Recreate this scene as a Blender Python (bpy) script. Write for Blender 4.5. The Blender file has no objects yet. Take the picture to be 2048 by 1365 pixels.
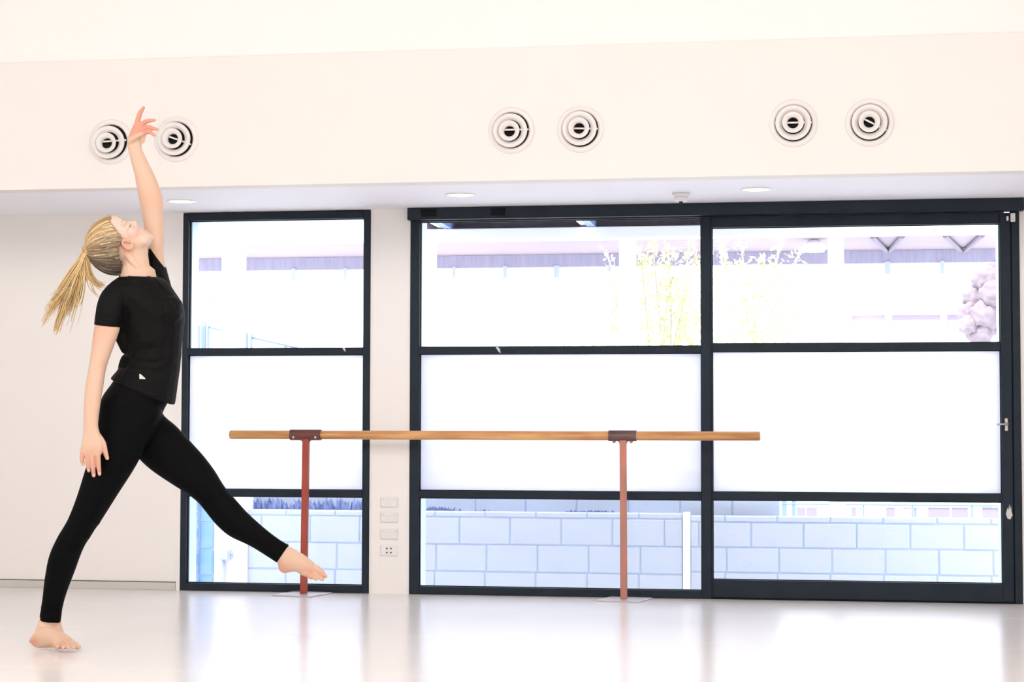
import bpy, bmesh, math, random
import numpy as np
from mathutils import Vector, Matrix

random.seed(7)
SC = bpy.context.scene
COL = SC.collection

# ------------------------------------------------------------------ camera
F_PX, PITCH, ROLL, YAW = 3700.4, 0.0461839, 0.00202068, -0.157588
CAM_H = 0.92
_fw = np.array([math.sin(YAW)*math.cos(PITCH), math.cos(YAW)*math.cos(PITCH), math.sin(PITCH)])
_r0 = np.array([math.cos(YAW), -math.sin(YAW), 0.0])
_u0 = np.cross(_r0, _fw)
_rt = math.cos(ROLL)*_r0 + math.sin(ROLL)*_u0
_up = -math.sin(ROLL)*_r0 + math.cos(ROLL)*_u0
cam_data = bpy.data.cameras.new('camera')
cam = bpy.data.objects.new('camera', cam_data)
COL.objects.link(cam)
cam_data.sensor_width = 36.0
cam_data.lens = F_PX/2048*36.0
cam_data.clip_end = 300
M = Matrix(((_rt[0], _up[0], -_fw[0], 0), (_rt[1], _up[1], -_fw[1], 0), (_rt[2], _up[2], -_fw[2], CAM_H), (0, 0, 0, 1)))
cam.matrix_world = M
SC.camera = cam

# ------------------------------------------------------------------ world, sun, lamps, exposure
SKY = (0.83, 0.905, 1.0)
world = bpy.data.worlds.new('sky')
SC.world = world
world.use_nodes = True
wn = world.node_tree.nodes
wn['Background'].inputs['Color'].default_value = (*SKY, 1)
wn['Background'].inputs['Strength'].default_value = 4.4

sun_d = bpy.data.lights.new('sun', 'SUN')
sun_d.energy = 7.0
sun_d.angle = 0.01
sun_d.color = (1.0, 0.95, 0.88)
sun = bpy.data.objects.new('sun', sun_d)
COL.objects.link(sun)
sun.rotation_euler = Vector((0.35, 0.70, -0.95)).to_track_quat('-Z', 'Y').to_euler()

LAMP_W = 37.0
LAMP_C = (1.0, 0.965, 0.935)
for lx in (-5.2, -2.6, 0.0, 2.0):
    for ly in (0.3, 2.4, 4.5):
        ld = bpy.data.lights.new('unseen_lamp', 'POINT')  # unseen bare point lamp, added to light the room
        ld.energy = LAMP_W
        ld.color = LAMP_C
        ld.shadow_soft_size = 0.25 if ly < 1 else 0.38
        lo = bpy.data.objects.new('unseen_lamp', ld)
        lo.location = (lx, ly, 3.38)
        COL.objects.link(lo)

vs = SC.view_settings
vs.view_transform = 'Standard'
vs.look = 'None'
vs.gamma = 1.0
vs.use_curve_mapping = False
vs.exposure = 0.0
SC.cycles.max_bounces = 10
SC.cycles.diffuse_bounces = 6
SC.cycles.glossy_bounces = 5
SC.cycles.transparent_max_bounces = 16
SC.cycles.transmission_bounces = 6
SC.cycles.use_denoising = True
SC.cycles.sample_clamp_indirect = 8.0

# ------------------------------------------------------------------ helpers
def ray(px, py):
    return (px-1024)/F_PX*_rt - (py-682.5)/F_PX*_up + _fw
def at(px, py, Y):
    """world point where the sight line through a pixel of the photograph meets the plane y = Y"""
    d = ray(px, py)
    return Vector(np.array([0, 0, CAM_H]) + d*(Y/d[1]))
def atz(px, py, z):
    d = ray(px, py)
    return Vector(np.array([0, 0, CAM_H]) + d*((z-CAM_H)/d[2]))

def mat(name, color, rough=0.6, metal=0.0, spec=0.5, noise=None, bump=None, sheen=0.0, sss=0.0, emit=None, coat=0.0):
    """noise = (scale, second colour, stretch xyz); bump = (scale, strength, stretch)"""
    m = bpy.data.materials.new(name)
    m.use_nodes = True
    nt = m.node_tree
    b = nt.nodes['Principled BSDF']
    b.inputs['Base Color'].default_value = (*color, 1)
    b.inputs['Roughness'].default_value = rough
    b.inputs['Metallic'].default_value = metal
    b.inputs['Specular IOR Level'].default_value = spec
    b.inputs['Coat Weight'].default_value = coat
    if sheen:
        b.inputs['Sheen Weight'].default_value = sheen
        b.inputs['Sheen Roughness'].default_value = 0.5
    if sss:
        b.inputs['Subsurface Weight'].default_value = sss
        b.inputs['Subsurface Radius'].default_value = (0.012, 0.005, 0.003)
        b.inputs['Subsurface Scale'].default_value = 1.0
    if emit:
        b.inputs['Emission Color'].default_value = (*emit[0], 1)
        b.inputs['Emission Strength'].default_value = emit[1]
    tc = nt.nodes.new('ShaderNodeTexCoord')
    def noise_node(scale, stretch, detail=5):
        mp = nt.nodes.new('ShaderNodeMapping')
        mp.inputs['Scale'].default_value = stretch
        nt.links.new(tc.outputs['Object'], mp.inputs['Vector'])
        n = nt.nodes.new('ShaderNodeTexNoise')
        n.inputs['Scale'].default_value = scale
        n.inputs['Detail'].default_value = detail
        nt.links.new(mp.outputs['Vector'], n.inputs['Vector'])
        return n
    if noise:
        n = noise_node(noise[0], noise[2] if len(noise) > 2 else (1, 1, 1))
        rp = nt.nodes.new('ShaderNodeValToRGB')
        rp.color_ramp.elements[0].position = 0.35
        rp.color_ramp.elements[1].position = 0.68
        rp.color_ramp.elements[0].color = (*color, 1)
        rp.color_ramp.elements[1].color = (*noise[1], 1)
        nt.links.new(n.outputs['Fac'], rp.inputs['Fac'])
        nt.links.new(rp.outputs['Color'], b.inputs['Base Color'])
    if bump:
        n = noise_node(bump[0], bump[2] if len(bump) > 2 else (1, 1, 1))
        bp = nt.nodes.new('ShaderNodeBump')
        bp.inputs['Strength'].default_value = bump[1]
        bp.inputs['Distance'].default_value = 0.01
        nt.links.new(n.outputs['Fac'], bp.inputs['Height'])
        nt.links.new(bp.outputs['Normal'], b.inputs['Normal'])
    return m

def srgb(r, g, b):
    f = lambda c: (c/255/12.92) if c/255 <= 0.04045 else ((c/255+0.055)/1.055)**2.4
    return (f(r), f(g), f(b))

def obj(name, bm, material=None, parent=None, smooth=False, loc=None):
    me = bpy.data.meshes.new(name)
    if isinstance(bm, bmesh.types.BMesh):
        bm.to_mesh(me)
        bm.free()
    else:
        me = bm
    o = bpy.data.objects.new(name, me)
    COL.objects.link(o)
    if material and not me.materials:
        me.materials.append(material)
    if smooth:
        me.polygons.foreach_set('use_smooth', [True]*len(me.polygons))
    if parent:
        o.parent = parent
    if loc is not None:
        o.location = loc
    return o
def empty(name, loc, label=None, cat=None, group=None, kind=None, rot=(0, 0, 0)):
    o = bpy.data.objects.new(name, None)
    COL.objects.link(o)
    o.location = loc
    o.rotation_euler = rot
    o.empty_display_size = 0.1
    return tag(o, label, cat, group, kind)
def tag(o, label=None, cat=None, group=None, kind=None):
    if label: o['label'] = label
    if cat: o['category'] = cat
    if group: o['group'] = group
    if kind: o['kind'] = kind
    return o
def struct(o, label, cat=None):
    return tag(o, label, cat or 'structure', None, 'structure')
def BM(): return bmesh.new()
def box(bm, x0, x1, y0, y1, z0, z1, bev=0.0):
    vs_ = [bm.verts.new((x, y, z)) for x in (x0, x1) for y in (y0, y1) for z in (z0, z1)]
    q = [(0, 1, 3, 2), (4, 6, 7, 5), (0, 4, 5, 1), (2, 3, 7, 6), (0, 2, 6, 4), (1, 5, 7, 3)]
    fs = [bm.faces.new([vs_[i] for i in f]) for f in q]
    if bev:
        es = list({e for f in fs for e in f.edges})
        bmesh.ops.bevel(bm, geom=es, offset=bev, segments=1, affect='EDGES', profile=0.5)
    return bm
def bx(*a, **k): return box(BM(), *a, **k)
def lathe(bm, prof, axis='y', n=40, close=True):
    """prof: list of (radius, along).  axis y: along is -y (towards the room)"""
    rings = []
    for r, a in prof:
        ring = []
        for i in range(n):
            t = 2*math.pi*i/n
            if axis == 'y': co = (r*math.cos(t), -a, r*math.sin(t))
            else: co = (r*math.cos(t), r*math.sin(t), a)
            ring.append(bm.verts.new(co))
        rings.append(ring)
    for a, b in zip(rings, rings[1:]):
        for i in range(n):
            bm.faces.new((a[i], a[(i+1) % n], b[(i+1) % n], b[i]))
    if close:
        bm.faces.new(rings[0]); bm.faces.new(list(reversed(rings[-1])))
    bmesh.ops.recalc_face_normals(bm, faces=bm.faces[:])
    return bm
def cyl(bm, p0, p1, r0, r1=None, n=14):
    r1 = r0 if r1 is None else r1
    p0 = Vector(p0); p1 = Vector(p1)
    d = (p1-p0).normalized()
    a = d.orthogonal().normalized(); b = d.cross(a)
    R = []
    for p, r in ((p0, r0), (p1, r1)):
        R.append([bm.verts.new(p+a*r*math.cos(2*math.pi*i/n)+b*r*math.sin(2*math.pi*i/n)) for i in range(n)])
    for i in range(n):
        bm.faces.new((R[0][i], R[0][(i+1) % n], R[1][(i+1) % n], R[1][i]))
    bm.faces.new(list(reversed(R[0]))); bm.faces.new(R[1])
    return bm

# ------------------------------------------------------------------ materials
m_wall = mat('wall_paint', (0.84, 0.815, 0.79), 0.75, noise=(1.2, (0.83, 0.805, 0.775)), bump=(180, 0.04))
m_wallb = mat('wall_paint_lightened', (0.90, 0.88, 0.855), 0.75, noise=(1.2, (0.89, 0.87, 0.845)), bump=(180, 0.04))  # same paint as the bulkhead, lightened to make up for weaker light
m_ceil = mat('ceiling_paint', (0.90, 0.88, 0.865), 0.8, bump=(160, 0.03))
m_soffit = mat('soffit_daylight_tint', (0.92, 0.925, 0.99), 0.75, bump=(160, 0.03))  # bluish daylight bounce put into the paint colour
m_floor = mat('vinyl', (0.85, 0.825, 0.82), 0.22, spec=0.4, noise=(2.2, (0.83, 0.805, 0.80), (1, 0.4, 1)), bump=(3.5, 0.035, (1.0, 0.25, 1)))
m_frame = mat('navy_powder_coat', (0.020, 0.029, 0.040), 0.5, spec=0.12, noise=(9, (0.024, 0.033, 0.045)), bump=(220, 0.03))
m_gasket = mat('black_gasket', (0.008, 0.010, 0.013), 0.6, spec=0.1)
m_white = mat('white_plastic', (0.84, 0.82, 0.81), 0.4)
m_vent = mat('vent_enamel', (0.82, 0.79, 0.775), 0.4, noise=(14, (0.80, 0.77, 0.755)))
m_dark = mat('dark_duct', (0.006, 0.006, 0.005), 0.9)
m_skirt = mat('skirting_paint', (0.62, 0.58, 0.57), 0.5)
m_olive = mat('dark_olive', (0.10, 0.13, 0.06), 0.6)
m_rev = mat('reveal_shade_tint', (0.56, 0.64, 0.78), 0.6)  # blue shade of the reveals put into the colour
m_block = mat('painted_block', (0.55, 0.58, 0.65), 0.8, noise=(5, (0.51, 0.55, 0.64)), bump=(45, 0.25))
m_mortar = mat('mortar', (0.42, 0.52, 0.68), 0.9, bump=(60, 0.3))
m_shadeblk = mat('blue_shade_block', (0.22, 0.40, 0.68), 0.8, noise=(8, (0.28, 0.46, 0.72)), bump=(45, 0.25))  # shaded copy of the block paint, blue shade held in the colour
m_ground = mat('concrete', (0.74, 0.74, 0.74), 0.9, noise=(3, (0.68, 0.68, 0.69)), bump=(30, 0.2))
m_steelw = mat('white_steel', (0.94, 0.93, 0.93), 0.5)
m_roofd = mat('dark_roof_sheet', (0.055, 0.045, 0.075), 0.6, noise=(20, (0.075, 0.065, 0.10), (1, 0.05, 1)))
m_rafter = mat('blue_rafter', (0.22, 0.30, 0.55), 0.5)
m_blue = mat('blue_rail', (0.21, 0.29, 0.47), 0.5)
m_soff2 = mat('mauve_soffit', (0.30, 0.25, 0.30), 0.8, noise=(0.6, (0.36, 0.29, 0.32)))
m_band = mat('slate_band', (0.28, 0.27, 0.37), 0.8, noise=(30, (0.34, 0.32, 0.42), (1, 1, 0.1)))
m_render = mat('white_render', (0.90, 0.88, 0.88), 0.8)
m_pinkp = mat('pink_panel', (0.50, 0.39, 0.43), 0.8)
m_lilac = mat('lilac_panel', (0.27, 0.24, 0.36), 0.7, noise=(2, (0.36, 0.30, 0.38)))
m_leaf = mat('pale_leaf', (0.66, 0.66, 0.30), 0.5, noise=(4, (0.80, 0.76, 0.50)))
m_leaf2 = mat('mauve_leaf', (0.19, 0.15, 0.175), 0.9, noise=(3, (0.25, 0.205, 0.235)))
m_twig = mat('pale_twig', (0.55, 0.48, 0.38), 0.7)
m_mulch = mat('purple_groundcover', (0.20, 0.25, 0.50), 0.8, noise=(20, (0.32, 0.38, 0.62)))
m_wood = mat('worn_timber', srgb(236, 184, 122), 0.42, noise=(9, srgb(196, 132, 80), (0.35, 5, 5)), bump=(40, 0.15, (0.1, 1, 1)))
m_red = mat('red_primer', srgb(160, 62, 46), 0.5, noise=(10, srgb(172, 80, 62), (1, 1, 0.5)), bump=(40, 0.1))
m_redb = mat('faded_red_primer', srgb(205, 128, 108), 0.5, noise=(12, srgb(172, 124, 108), (1, 1, 0.4)), bump=(40, 0.1))
m_saddle = mat('maroon_saddle', srgb(118, 54, 48), 0.4, noise=(16, srgb(90, 62, 58)))
m_saddleg = mat('dark_steel_saddle', srgb(92, 76, 74), 0.35, 0.3, noise=(14, srgb(120, 90, 84)))
m_plate = mat('base_plate_steel', (0.62, 0.57, 0.62), 0.3, 0.2, noise=(8, (0.55, 0.50, 0.54)))
m_chrome = mat('brushed_metal', (0.55, 0.54, 0.53), 0.35, 0.8)
m_tape = mat('grey_scuff', (0.62, 0.62, 0.60), 0.7)
m_lamp = mat('lamp_diffuser', (0.9, 0.9, 0.9), 0.5, emit=((1.0, 0.97, 0.95), 2.5))
m_black = mat('black_cotton', (0.0042, 0.0042, 0.0044), 0.6, spec=0.10, bump=(260, 0.12))
m_lycra = mat('black_lycra', (0.0040, 0.0040, 0.0045), 0.6, spec=0.04, bump=(400, 0.05))

def glass_mat(name, frosted=False):
    m = bpy.data.materials.new(name)
    m.use_nodes = True
    nt = m.node_tree
    nt.nodes.remove(nt.nodes['Principled BSDF'])
    out = nt.nodes['Material Output']
    gl = nt.nodes.new('ShaderNodeBsdfGlossy')
    gl.inputs['Roughness'].default_value = 0.0 if not frosted else 0.15
    mx = nt.nodes.new('ShaderNodeMixShader')
    lw = nt.nodes.new('ShaderNodeFresnel')
    lw.inputs['IOR'].default_value = 1.3
    if frosted:
        tr = nt.nodes.new('ShaderNodeBsdfTranslucent')
        tr.inputs['Color'].default_value = (0.86, 0.84, 0.88, 1)
        t2 = nt.nodes.new('ShaderNodeBsdfTransparent')
        t2.inputs['Color'].default_value = (0.95, 0.95, 0.98, 1)
        m2 = nt.nodes.new('ShaderNodeMixShader')
        m2.inputs[0].default_value = 0.15
        nt.links.new(tr.outputs[0], m2.inputs[1]); nt.links.new(t2.outputs[0], m2.inputs[2])
        src = m2
    else:
        src = nt.nodes.new('ShaderNodeBsdfTransparent')
        src.inputs['Color'].default_value = (0.97, 0.975, 0.985, 1)
    nt.links.new(lw.outputs[0], mx.inputs[0])
    nt.links.new(src.outputs[0], mx.inputs[1])
    nt.links.new(gl.outputs[0], mx.inputs[2])
    nt.links.new(mx.outputs[0], out.inputs['Surface'])
    return m
m_glass = glass_mat('clear_glass')
m_frost = glass_mat('frosted_glass', True)

# ------------------------------------------------------------------ room shell
WY = 9.992          # inner face of the window wall
BY = 8.890          # face of the bulkhead
SZ = 2.123          # soffit height
CZ = 2.778          # ceiling height
XL, XR, YB = -7.0, 2.3, -3.6
WT = 0.20           # window wall thickness

fl = struct(obj('floor', bx(XL, XR, YB, WY+0.05, -0.12, -0.006), m_floor), 'pale glossy vinyl dance floor', 'floor')
seams = [YB, -1.0, 1.5, 4.0, 6.72, 7.98, 9.24, WY+0.05]
for a, b in zip(seams, seams[1:]):
    obj('vinyl_sheet', bx(XL, XR, a+0.0012, b-0.0012, -0.0055, 0.0, bev=0.0008), m_floor, fl)

bm = BM()
box(bm, XL, -3.466, WY, WY+WT, -0.1, SZ)
box(bm, -2.382, -2.157, WY, WY+WT, -0.1, SZ)
box(bm, 1.112, XR+0.2, WY, WY+WT, -0.1, SZ)
box(bm, XL, XR+0.2, WY, WY+WT, SZ, 4.0)
wb = struct(obj('wall_back', bm, m_wallb), 'cream painted wall with the black framed windows', 'wall')
# slim white corner strips on the pillar and beside the first window
for x in (-2.382+0.006, -2.157-0.006):
    obj('corner_strip', bx(x-0.006, x+0.006, WY-0.004, WY+0.002, 0, SZ), m_wallb, wb)
struct(obj('wall_left', bx(XL-0.15, XL, YB, WY+WT, -0.1, 4.0), m_wall), 'left side wall of the studio', 'wall')
struct(obj('wall_right', bx(XR, XR+0.2, YB, WY, -0.1, 4.0), m_wall), 'right side wall of the studio', 'wall')
struct(obj('wall_front', bx(XL, XR, YB-0.15, YB, -0.1, 4.0), m_wall), 'wall behind the camera', 'wall')
struct(obj('wall_bulkhead', bx(XL, XR, BY, BY+0.12, SZ, CZ), m_wall), 'cream bulkhead wall above the windows carrying six round vents', 'wall')
struct(obj('ceiling_soffit', bx(XL, XR, BY+0.0005, WY, SZ+0.0005, SZ+0.1), m_soffit), 'lower ceiling over the windows, tinted as by bluish daylight, with downlights', 'ceiling')
struct(obj('ceiling', bx(XL, XR, YB, WY+WT, 3.7, 4.0), m_ceil), 'white upper studio ceiling', 'ceiling')
struct(obj('wall_upper', bx(XL, XR, BY-0.005, BY+0.12, CZ, 3.7, bev=0.003), m_ceil), 'smooth white upper wall board above the bulkhead', 'wall')
bb = struct(obj('baseboard_left', bx(XL, -3.491, WY-0.014, WY, 0, 0.042, bev=0.002), m_skirt), 'pale grey baseboard along the left wall', 'baseboard')
obj('shadow_gap_strip', bx(XL, -3.491, WY-0.006, WY, 0.0425, 0.047), m_olive, bb)  # dark strip standing in for the shadow gap above the board
struct(obj('trim_1', bx(-3.489, -3.467, WY-0.008, WY, 0, SZ), m_wallb), 'thin cream strip between left wall and first window', 'trim')

# ------------------------------------------------------------------ windows and door
FY0, FY1 = WY-0.012, WY+0.055     # frame depth
GY = WY+0.030
def rail(name, x0, x1, z0, z1, parent, y0=FY0, y1=FY1, m=None, bev=0.0025):
    return obj(name, bx(x0, x1, y0, y1, z0, z1, bev=bev), m or m_frame, parent)
def pane(x0, x1, z0, z1, parent, frosted=False):
    o = obj('frosted_pane' if frosted else 'pane', bx(x0-0.004, x1+0.004, GY-0.003, GY+0.003, z0-0.004, z1+0.004), m_frost if frosted else m_glass, parent)
    if frosted: o['label'] = 'white frosted glass pane'
    # slim rubber gasket round the sight line
    return o
def gasket(x0, x1, z0, z1, parent):
    bm = BM(); g = 0.004
    for a in ((x0, x1, z0, z0+g), (x0, x1, z1-g, z1), (x0, x0+g, z0, z1), (x1-g, x1, z0, z1)):
        box(bm, a[0], a[1], GY-0.012, GY-0.0035, a[2], a[3])
    obj('gasket', bm, m_gasket, parent)
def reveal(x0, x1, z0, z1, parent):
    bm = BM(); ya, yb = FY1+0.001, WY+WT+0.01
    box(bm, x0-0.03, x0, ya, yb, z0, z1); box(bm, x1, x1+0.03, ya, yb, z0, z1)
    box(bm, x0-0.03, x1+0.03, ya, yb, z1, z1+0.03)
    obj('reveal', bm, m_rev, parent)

w1 = empty('window_1', (0, 0, 0), 'narrow black framed window left of the cream pillar', 'window', kind='structure')
X0, X1 = -3.465, -2.3835
G0, G1 = -3.434, -2.422
rail('jamb', X0, G0, 0, 2.117, w1); rail('jamb', G1, X1, 0, 2.117, w1)
rail('head', G0, G1, 2.076, 2.117, w1); rail('sill', G0, G1, 0, 0.042, w1)
rail('transom', G0, G1, 1.317, 1.354, w1); rail('transom', G0, G1, 0.527, 0.565, w1)
for z0, z1, fr in ((1.354, 2.076, 0), (0.565, 1.317, 1), (0.042, 0.527, 0)):
    pane(G0, G1, z0, z1, w1, fr); gasket(G0, G1, z0, z1, w1)
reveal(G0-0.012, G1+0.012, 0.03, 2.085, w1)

w2 = empty('window_2', (0, 0, 0), 'wide black framed fixed window right of the cream pillar', 'window', kind='structure')
X0, X1 = -2.156, -0.503
G0, G1 = -2.104, -0.556
rail('jamb', X0, G0, 0, 2.056, w2); rail('mullion', G1, X1, 0, 2.056, w2)
rail('head', G0, G1, 2.050, 2.0565, w2); rail('sill', G0, G1, 0, 0.043, w2)
rail('transom', G0, G1, 1.318, 1.356, w2); rail('transom', G0, G1, 0.527, 0.567, w2)
for z0, z1, fr in ((1.356, 2.050, 0), (0.567, 1.318, 1), (0.043, 0.527, 0)):
    pane(G0, G1, z0, z1, w2, fr); gasket(G0, G1, z0, z1, w2)
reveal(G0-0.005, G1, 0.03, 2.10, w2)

d1 = empty('door_1', (0, 0, 0), 'wide black framed glass sliding door at the right', 'door', kind='structure')
G0, G1 = -0.503, 1.011
rail('stile', G0-0.0, G0+0.006, 0.012, 2.05, d1)
rail('stile', G1, 1.066, 0.012, 2.05, d1)
rail('jamb', 1.072, 1.111, 0, 2.056, d1)
rail('gap_seal', 1.066, 1.072, 0.0, 2.056, d1, FY0+0.012, FY1, m_gasket, 0)
rail('top_rail', G0+0.006, G1, 1.994, 2.05, d1); rail('bottom_rail', G0+0.006, G1, 0.010, 0.103, d1)
rail('transom', G0+0.006, G1, 1.325, 1.367, d1); rail('transom', G0+0.006, G1, 0.528, 0.570, d1)
rail('track', -0.503, 1.072, 0.0, 0.010, d1, FY0+0.005, FY1, m_gasket, 0)
for z0, z1, fr in ((1.367, 1.994, 0), (0.570, 1.325, 1), (0.103, 0.528, 0)):
    pane(G0+0.006, G1, z0, z1, d1, fr); gasket(G0+0.006, G1, z0, z1, d1)
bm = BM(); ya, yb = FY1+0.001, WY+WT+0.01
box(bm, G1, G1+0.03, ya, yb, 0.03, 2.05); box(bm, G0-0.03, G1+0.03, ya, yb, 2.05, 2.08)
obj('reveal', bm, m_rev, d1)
# handle: back plate, boss and lever
hb = obj('handle_plate', bx(1.027, 1.043, FY0-0.006, FY0, 0.902, 0.968, bev=0.002), m_chrome, d1)
bm = BM()
cyl(bm, (1.035, FY0-0.004, 0.938), (1.035, FY0-0.035, 0.938), 0.008)
cyl(bm, (1.038, FY0-0.033, 0.938), (0.985, FY0-0.033, 0.936), 0.006, 0.004)
obj('lever', bm, m_chrome, hb, smooth=True)
# scraped paint on the stile
bm = BM()
pts = [(1.028, .468), (1.036, .445), (1.050, .440), (1.062, .462), (1.057, .478), (1.054, .512), (1.049, .488), (1.046, .522), (1.041, .490), (1.036, .500)]
f0 = [bm.verts.new((x, FY0-0.0012, z)) for x, z in pts]; bm.faces.new(f0)
r = bmesh.ops.extrude_face_region(bm, geom=bm.faces[:])
bmesh.ops.translate(bm, vec=(0, 0.0012, 0), verts=[v for v in r['geom'] if isinstance(v, bmesh.types.BMVert)])
o = obj('paint_scrape', bm, m_tape, d1); o['label'] = 'pale patch of scraped paint'

hd = struct(obj('trim_2', bx(-2.164, 1.132, WY-0.060, WY+0.03, 2.0565, SZ-0.0005, bev=0.002), m_frame), 'deep black header box over the wide window and door', 'trim')
for pa, pb in ((842, 873), (981, 1010)):
    a = at(pa, 430, WY-0.06).x; b = at(pb, 430, WY-0.06).x
    obj('cover_plate', bx(a, b, WY-0.064, WY-0.060, 2.072, 2.112, bev=0.001), m_gasket, hd)
# magnetic door contacts
sA = tag(obj('door_sensor', bx(1.066, 1.090, FY0-0.016, FY0, 2.000, 2.046, bev=0.002), m_white), 'larger white contact sensor at top right corner of the sliding door', 'sensor')
obj('screw', cyl(BM(), (1.078, FY0-0.0165, 2.010), (1.078, FY0-0.0185, 2.010), 0.003), m_chrome, sA)
sB = tag(obj('door_magnet', bx(1.046, 1.056, FY0-0.012, FY0, 2.006, 2.030, bev=0.0015), m_white), 'small white magnet beside the contact sensor on the door frame', 'sensor')
# scraps of tape on the transoms
for (px, py, flip, lab) in ((997, 701, 1, 'pale scrap of tape on the upper transom of the wide window'), (688, 699.5, 1, 'pale scrap of tape on the upper transom of the narrow window')):
    c = at(px, py, FY0)
    bm = BM()
    P4 = [(-0.016, 0.017), (-0.004, 0.018), (0.008, 0.008), (0.012, -0.017), (0.0, -0.008)]
    s = 1.0 if px > 900 else 0.75
    f0 = [bm.verts.new((c.x+x*s, FY0-0.0014, c.z+z*s)) for x, z in P4]; bm.faces.new(f0)
    r = bmesh.ops.extrude_face_region(bm, geom=bm.faces[:])
    bmesh.ops.translate(bm, vec=(0, 0.0014, 0), verts=[v for v in r['geom'] if isinstance(v, bmesh.types.BMVert)])
    tag(obj('tape_scrap', bm, m_tape), lab, 'tape')

# ------------------------------------------------------------------ wall vents on the bulkhead
def ring_mesh(prof, name):
    bm = lathe(BM(), prof, n=48, close=False)
    me = bpy.data.meshes.new(name); bm.to_mesh(me); bm.free()
    me.polygons.foreach_set('use_smooth', [True]*len(me.polygons))
    return me
vm_flange = ring_mesh([(0.086, -0.02), (0.087, 0.006), (0.092, 0.011), (0.103, 0.010), (0.112, 0.006), (0.1165, 0.0005)], 'flange')
vm_outer = ring_mesh([(0.083, 0.020), (0.0842, 0.032), (0.082, 0.036), (0.068, 0.030), (0.0545, 0.024), (0.053, 0.020), (0.055, 0.012), (0.070, 0.016), (0.083, 0.020)], 'outer_ring')
vm_inner = ring_mesh([(0.049, 0.036), (0.0515, 0.050), (0.0495, 0.054), (0.038, 0.047), (0.0295, 0.040), (0.0265, 0.034), (0.027, 0.010), (0.030, 0.010), (0.040, 0.030), (0.049, 0.036)], 'inner_ring')
bm = lathe(BM(), [(0.086, 0.0008), (0.0, 0.0008)][:1]+[(0.0001, 0.0008)], n=40, close=False)
vm_duct = bpy.data.meshes.new('duct'); bm.to_mesh(bm and vm_duct); bm.free()
bm = BM(); box(bm, -0.087, 0.087, -0.020, -0.012, -0.0042, 0.0042, bev=0.001)
vm_bar = bpy.data.meshes.new('crossbar'); bm.to_mesh(vm_bar); bm.free()
for me in (vm_flange, vm_outer, vm_inner, vm_bar): me.materials.append(m_vent)
vm_duct.materials.append(m_dark)
vents = [  # px, py, bar roll, tilt about z, tilt about x, label
    (222, 284, -3, -.011, -.014, 'round white wall vent at far left, partly behind the raised hand'),
    (353, 279, 20, -.009, -.003, 'round white wall vent just right of the raised hand'),
    (1023, 261, 0, -.006, -.011, 'left vent of the middle pair, over the wide window, with a level bar'),
    (1161, 258.5, 2, -.004, -.001, 'right vent of the middle pair, over the wide window'),
    (1587, 247, 0, -.003, -.003, 'left vent of the right-hand pair, above the sliding door'),
    (1739.5, 245.5, 28, -.004, -.003, 'rightmost round wall vent, with a slanted centre bar'),
]
for px, py, roll, ox_, oz_, lab in vents:
    p = at(px, py, BY)
    e = empty('wall_vent', p, lab, 'vent', 'round air vents along the bulkhead')
    obj('flange', vm_flange, None, e)
    obj('duct', vm_duct, None, e)
    for nm, me, off in (('outer_ring', vm_outer, 0.55), ('inner_ring', vm_inner, 1.0)):
        o = obj(nm, me, None, e)
        o.location = (ox_*off, 0, oz_*off)
        o.rotation_euler = (oz_*5, 0, -ox_*5)
    b = obj('crossbar', vm_bar, None, e)
    b.rotation_euler = (0, math.radians(roll), 0)
    b.location = (0, -0.004, 0)

# ------------------------------------------------------------------ downlights and smoke detector
for (px, py, lab) in ((363, 402, 'round ceiling downlight at left, beside the raised arm'), (921, 389, 'round ceiling downlight over the left end of the wide window'), (1512, 378, 'round ceiling downlight over the sliding door')):
    p = atz(px, py, SZ)
    e = empty('ceiling_light', (p.x, p.y, SZ), lab, 'light', 'downlights in the soffit')
    o = obj('trim_ring', lathe(BM(), [(0.066, -0.0005), (0.066, -0.005), (0.072, -0.007), (0.079, -0.004), (0.080, 0.0)], 'z', close=False), m_white, e, True)
    o = obj('diffuser', lathe(BM(), [(0.068, -0.0045), (0.0002, -0.0045)], 'z', close=False), m_lamp, e)
p = atz(1362, 387, SZ)
e = empty('smoke_detector', (p.x, p.y, SZ), 'small white smoke detector on the soffit', 'detector')
obj('base', lathe(BM(), [(0.046, 0.0), (0.046, -0.014), (0.042, -0.018), (0.030, -0.018)], 'z'), m_white, e, True)
obj('sensor_head', lathe(BM(), [(0.036, -0.018), (0.034, -0.034), (0.026, -0.042), (0.010, -0.043)], 'z'), m_white, e, True)
obj('sensor_eye', lathe(BM(), [(0.010, -0.0425), (0.010, -0.048), (0.006, -0.050)], 'z', n=16), m_dark, e)

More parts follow.
